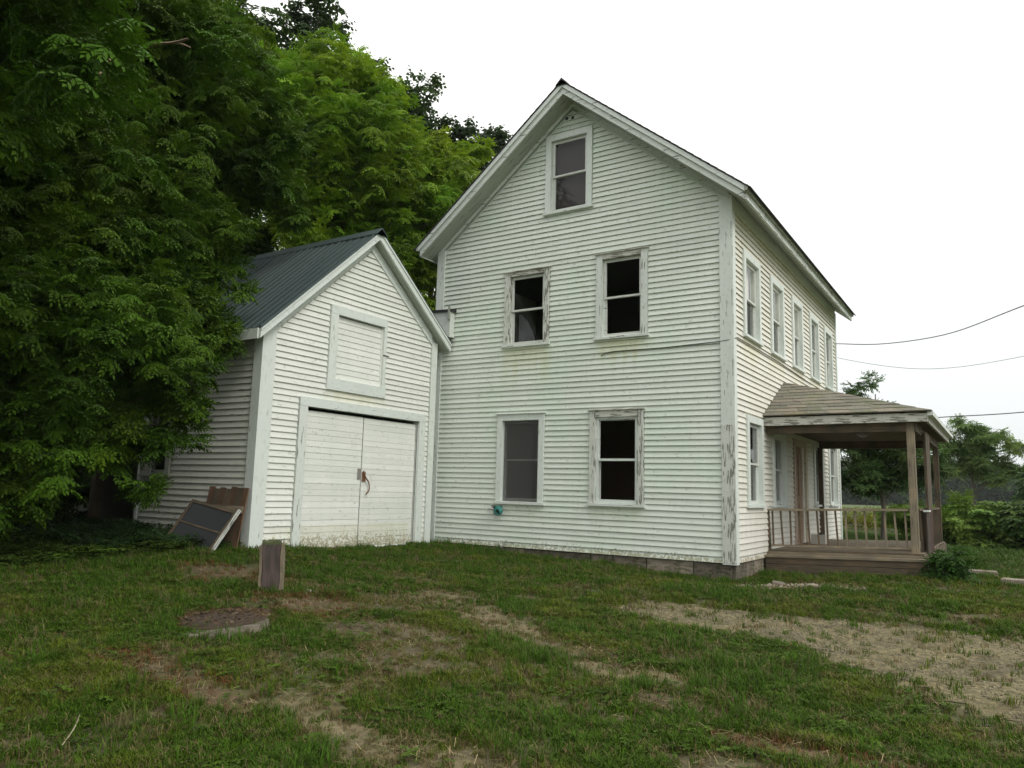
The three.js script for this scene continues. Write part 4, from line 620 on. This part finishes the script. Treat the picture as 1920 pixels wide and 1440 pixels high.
  // field growth, far wood
  const r = rng(300), field = []; for (let i = 0; i < 5200; i++) { const z = -18 - 60 * Math.pow(r(), 1.5), x = RR(-12, 14, r) * (1 + (-z - 18) / 40), y = H(x, z), k = r(); field.push({ p: [x, y + .25, z], r: [RR(-.3, .3, r), RR(0, 6.28, r), RR(.5, 1.4, r)], s: RR(1.4, 2.6, r), c: k < .75 ? [.19 * RR(.8, 1.2, r), .22 * RR(.8, 1.2, r), .03] : [.22, .22, .13] }); }
  const fs = instanced(scene, 'field_weeds', sprayFine, leafMat, field, 'stuff'); fs.userData.label = 'yellow-green weedy field beyond the yard'; fs.userData.category = 'weeds';
  const wood = []; for (let i = 0; i < 9000; i++) { const x = RR(-60, 60, r), z = -185 - 25 * r() - 10 * vn(x * .05, 1, 5), hgt = 7.2 + 3.0 * vn(x * .11 + 30, 2, 9) + 1.6 * vn(x * .5 + 9, 3, 4), y = H(x, z) + hgt * Math.pow(r(), .7), t = RR(.7, 1.3, r); wood.push({ p: [x, y, z + y * .4], r: [RR(-.5, .5, r), RR(0, 6.28, r), RR(-1, 1, r)], s: RR(5, 8.5, r), c: [.055 * t, .105 * t, .024 * t] }); }
  const fw = instanced(scene, 'far_wood', sprayBroad, leafMat, wood, 'stuff'); fw.userData.label = 'long dark wood closing the view across the field'; fw.userData.category = 'wood';
}
// ---------------------------------------------------------------- grass and weeds of the yard
{
  const eye = camera.position, vp = new THREE.Matrix4().multiplyMatrices(camera.projectionMatrix, camera.matrixWorldInverse); void vp;
  const cy = Math.cos(.5767), sy = Math.sin(.5767);
  const seen = (x, z, m = .72) => { const dx = x - eye.x, dz = z - eye.z, f = -dx * sy - dz * cy, s = dx * cy - dz * sy; return f > 1.5 && Math.abs(s) < f * m + .6; };
  const tuft = (seed, n, h, w, spread, lean) => { const r = rng(seed), out = []; for (let i = 0; i < n; i++) { const a = RR(0, 6.283, r), d = spread * Math.sqrt(r()), x = Math.cos(a) * d, z = Math.sin(a) * d, b = RR(0, 6.283, r), L = lean * RR(.2, 1.2, r), hh = h * RR(.55, 1.15, r), cx = Math.cos(b), cz = Math.sin(b), px = -cz * w, pz = cx * w, m = [x + cx * L * .35 * hh, hh * .6, z + cz * L * .35 * hh], t = [x + cx * L * hh, hh * (1 - .25 * L), z + cz * L * hh]; out.push([[x - px, -.01, z - pz], [x + px, -.01, z + pz], [m[0] + px * .8, m[1], m[2] + pz * .8], [m[0] - px * .8, m[1], m[2] - pz * .8]], [[m[0] - px * .8, m[1], m[2] - pz * .8], [m[0] + px * .8, m[1], m[2] + pz * .8], t]); } return faces(out); };
  const bladeMat = MLeaf({ roughness: .7, transmission: .25 });
  const r = rng(400), lawn = [], tall = [], weed = [], dry = [];
  const put = (L, x, z, s, c, dy = 0) => L.push({ p: [x, H(x, z) + dy, z], r: [RR(-.15, .15, r), RR(0, 6.28, r), RR(-.15, .15, r)], s, c });
  let guard = 0; while (lawn.length < 98000 && guard++ < 900000) {
    const x = RR(-13, 8, r), z = -6 + 17.5 * r(); if (!seen(x, z) || built(x, z)) continue; const dd = Math.hypot(x - eye.x, z - eye.z); if (r() > Math.min(1, 46 / (dd * dd))) continue;
    const [pv, pk] = patch(x, z), dv = drive(x, z); const thin = fbm(x * 2.1, z * 2.1, 3, 71); let k = 1 - .68 * pv; k *= 1 - sstep(-.35, .25, dv) * (.85 + .14 * sstep(.38, .56, thin)); k *= .22 + 1.1 * sstep(.36, .62, thin); if (r() > k) continue;
    const n = fbm(x * 1.4, z * 1.4, 3, 72), m = fbm(x * 5, z * 5, 2, 74), t = RR(.7, 1.3, r), y = sstep(.45, .7, n); let c = [lerp(.058, .105, y) * t, lerp(.115, .140, y) * t, lerp(.007, .012, y) * t];
    if (r() < .14 + .5 * pv + .2 * sstep(.5, .35, thin)) c = [.17 * t, .135 * t, .06 * t]; if (pk === 2 && pv > .2 && r() < .45) c = [.15 * t, .075 * t, .03 * t];
    put(lawn, x, z, lerp(.55, 1.25, m) * RR(.7, 1.3, r) * (pv > .3 ? .7 : 1) * (dd > 9 ? 1.25 : 1), c);
  }
  guard = 0; while (tall.length < 8500 && guard++ < 300000) { const x = RR(-12, 8, r), z = RR(-8, 11, r); if (!seen(x, z) || built(x, z) || drive(x, z) > -.1 || patch(x, z)[0] > .35) continue; const n = fbm(x * 1.7 + 7, z * 1.7, 3, 76), wc = Math.hypot(x + 2.35, z - 8.35), rim = wc > .42 && wc < .66 ? .4 : 0, pb = Math.hypot(x + 3.3, z - 6.95) < .3 ? .4 : 0, edge = (z < .7 && z > 0 && x < .1 && x > -6.5) || (x > -6.38 && x < -6.0 && z > 4 && z < 4.9) ? .5 : 0; if (r() > sstep(.50, .70, n) * .8 + edge * .35 + .012 + rim + pb) continue; const t = RR(.7, 1.3, r); put(tall, x, z, RR(.35, 1.0, r), r() < .15 ? [.16 * t, .15 * t, .06 * t] : [.062 * t, .130 * t, .012 * t]); }
  guard = 0; while (weed.length < 9000 && guard++ < 300000) { const x = RR(-12, 7, r), z = RR(-5, 11.3, r); if (!seen(x, z) || built(x, z) || drive(x, z) > -.02) continue; const n = fbm(x * 1.9 + 30, z * 1.9, 3, 78), pv = patch(x, z)[0], side = z > 4.9 && x < -6.7 && x > -12 ? .5 : 0; if (r() > sstep(.50, .72, n) * (1 - .6 * pv) * .7 + .05 + side) continue; const t = RR(.65, 1.35, r); put(weed, x, z, side ? RR(1.2, 3, r) : RR(.35, 1.0, r), [.070 * t, .125 * t, .012 * t], .005); }
  for (let i = 0; i < 60000; i++) { const x = RR(-7, 6, r), z = RR(-.5, 11, r); if (!seen(x, z) || built(x, z)) continue; const pv = patch(x, z)[0]; const th2 = fbm(x * 2.1, z * 2.1, 3, 71); if (r() > .06 + .8 * pv + .45 * sstep(.52, .36, th2)) continue; const t = RR(.7, 1.3, r); dry.push({ p: [x, H(x, z) + .012 + .02 * r(), z], r: [RR(-.2, .2, r), RR(0, 6.28, r), RR(-.35, .35, r)], s: RR(.35, 1.1, r), c: r() < .3 ? [.16 * t, .10 * t, .05 * t] : [.27 * t, .22 * t, .11 * t] }); }
  // grass along the right, farther off
  for (let i = 0; i < 9000; i++) { const x = RR(-2, 9, r), z = RR(-17, -3, r); if (!seen(x, z) || built(x, z)) continue; const t = RR(.75, 1.25, r); put(lawn, x, z, RR(1.2, 2.2, r), [.07 * t, .125 * t, .022 * t]); }
  const tag = (m, l, c) => { m.userData.label = l; m.userData.category = c; return m; };
  tag(instanced(scene, 'lawn_grass', tuft(1, 11, .060, .0030, .055, .8), bladeMat, lawn, 'stuff'), 'short patchy lawn grass over the yard', 'grass');
  tag(instanced(scene, 'tall_grass', tuft(2, 13, .17, .0035, .05, .6), bladeMat, tall, 'stuff'), 'taller loose grass tufts in the lawn and along the walls', 'grass');
  const clover = (() => { const q = rng(31), out = []; for (let i = 0; i < 7; i++) { const a = RR(0, 6.283, q), d = RR(.005, .05, q), y = RR(.02, .05, q); for (let k = 0; k < 3; k++) { const b = a + k * 2.1; leaflet(out, [Math.cos(a) * d, y, Math.sin(a) * d], [Math.cos(b) * .95, .2, Math.sin(b) * .95], .026, .011, .006); } } return faces(out); })();
  tag(instanced(scene, 'lawn_weeds', clover, bladeMat, weed, 'stuff'), 'low broad-leaved weeds among the grass', 'weeds');
  tag(instanced(scene, 'dry_litter', faces([[[-.05, 0, -.0022], [-.05, 0, .0022], [.05, .006, .0015], [.05, .006, -.0015]]]), std({ color: 0xffffff, roughness: 1, side: THREE.DoubleSide }), dry, 'stuff'), 'dry straw and dead stems strewn on the bare patches', 'straw');
  // gravel stones on the drive
  const st = []; let gq = 0; while (st.length < 3800 && gq++ < 90000) { const x = RR(-.8, 7, r), z = RR(2.2, 7, r); if (!seen(x, z)) continue; const dv = drive(x, z); if (r() > sstep(-.55, .1, dv) * (.25 + .75 * sstep(.4, .62, fbm(x * 1.8, z * 1.8, 3, 81)))) continue; const t = RR(.6, 1.35, r); st.push({ p: [x, H(x, z) + .008, z], r: [RR(0, 3, r), RR(0, 6, r), RR(0, 3, r)], s: [RR(.005, .017, r), RR(.004, .010, r), RR(.005, .015, r)], c: [.19 * t, .165 * t, .105 * t] }); }
  for (let i = 0; i < 500; i++) { const x = RR(.2, 2.2, r), z = RR(-.1, 1.6, r); if (r() > patch(x, z)[0] + .1) continue; const t = RR(.6, 1.2, r); st.push({ p: [x, H(x, z) + .01, z], r: [RR(0, 3, r), RR(0, 6, r), 0], s: [RR(.01, .05, r), RR(.006, .02, r), RR(.01, .04, r)], c: [.30 * t, .26 * t, .2 * t] }); }
  for (let i = 0; i < 9000; i++) { const x = RR(-6, 5, r), z = RR(2, 10.6, r); if (!seen(x, z) || r() > patch(x, z)[0] * .55) continue; const t = RR(.5, 1.5, r), q = RR(.003, .013, r); st.push({ p: [x, H(x, z) + .004, z], r: [RR(0, 3, r), RR(0, 6, r), 0], s: [q, q * .6, q * RR(.7, 1.2, r)], c: [.16 * t, .125 * t, .075 * t] }); }
  const sg = new THREE.IcosahedronGeometry(1, 1); tag(instanced(scene, 'gravel', sg, std({ color: 0xffffff, roughness: .95 }), st, 'stuff'), 'loose pale gravel on the drive and crumbled soil on the bare patches', 'gravel');
  // ferny weeds at the foot of the shaded garage wall
  const fern = []; for (let i = 0; i < 900; i++) { const x = RR(-11.5, -6.6, r), z = 4.95 + 1.9 * Math.pow(r(), 1.4); if (x > -7.2 && z > 5.6) continue; const t = RR(.7, 1.3, r); fern.push({ p: [x, H(x, z) + RR(.02, .2, r), z], r: [RR(-.3, .3, r), RR(0, 6.28, r), RR(.2, 1.0, r)], s: RR(.6, 1.2, r), c: [.038 * t, .085 * t, .020 * t] }); }
  tag(instanced(scene, 'wall_weeds', sprayFine, leafMat, fern, 'stuff'), 'rank weeds along the foot of the shaded garage wall', 'weeds');
}

renderer.render(scene, camera);
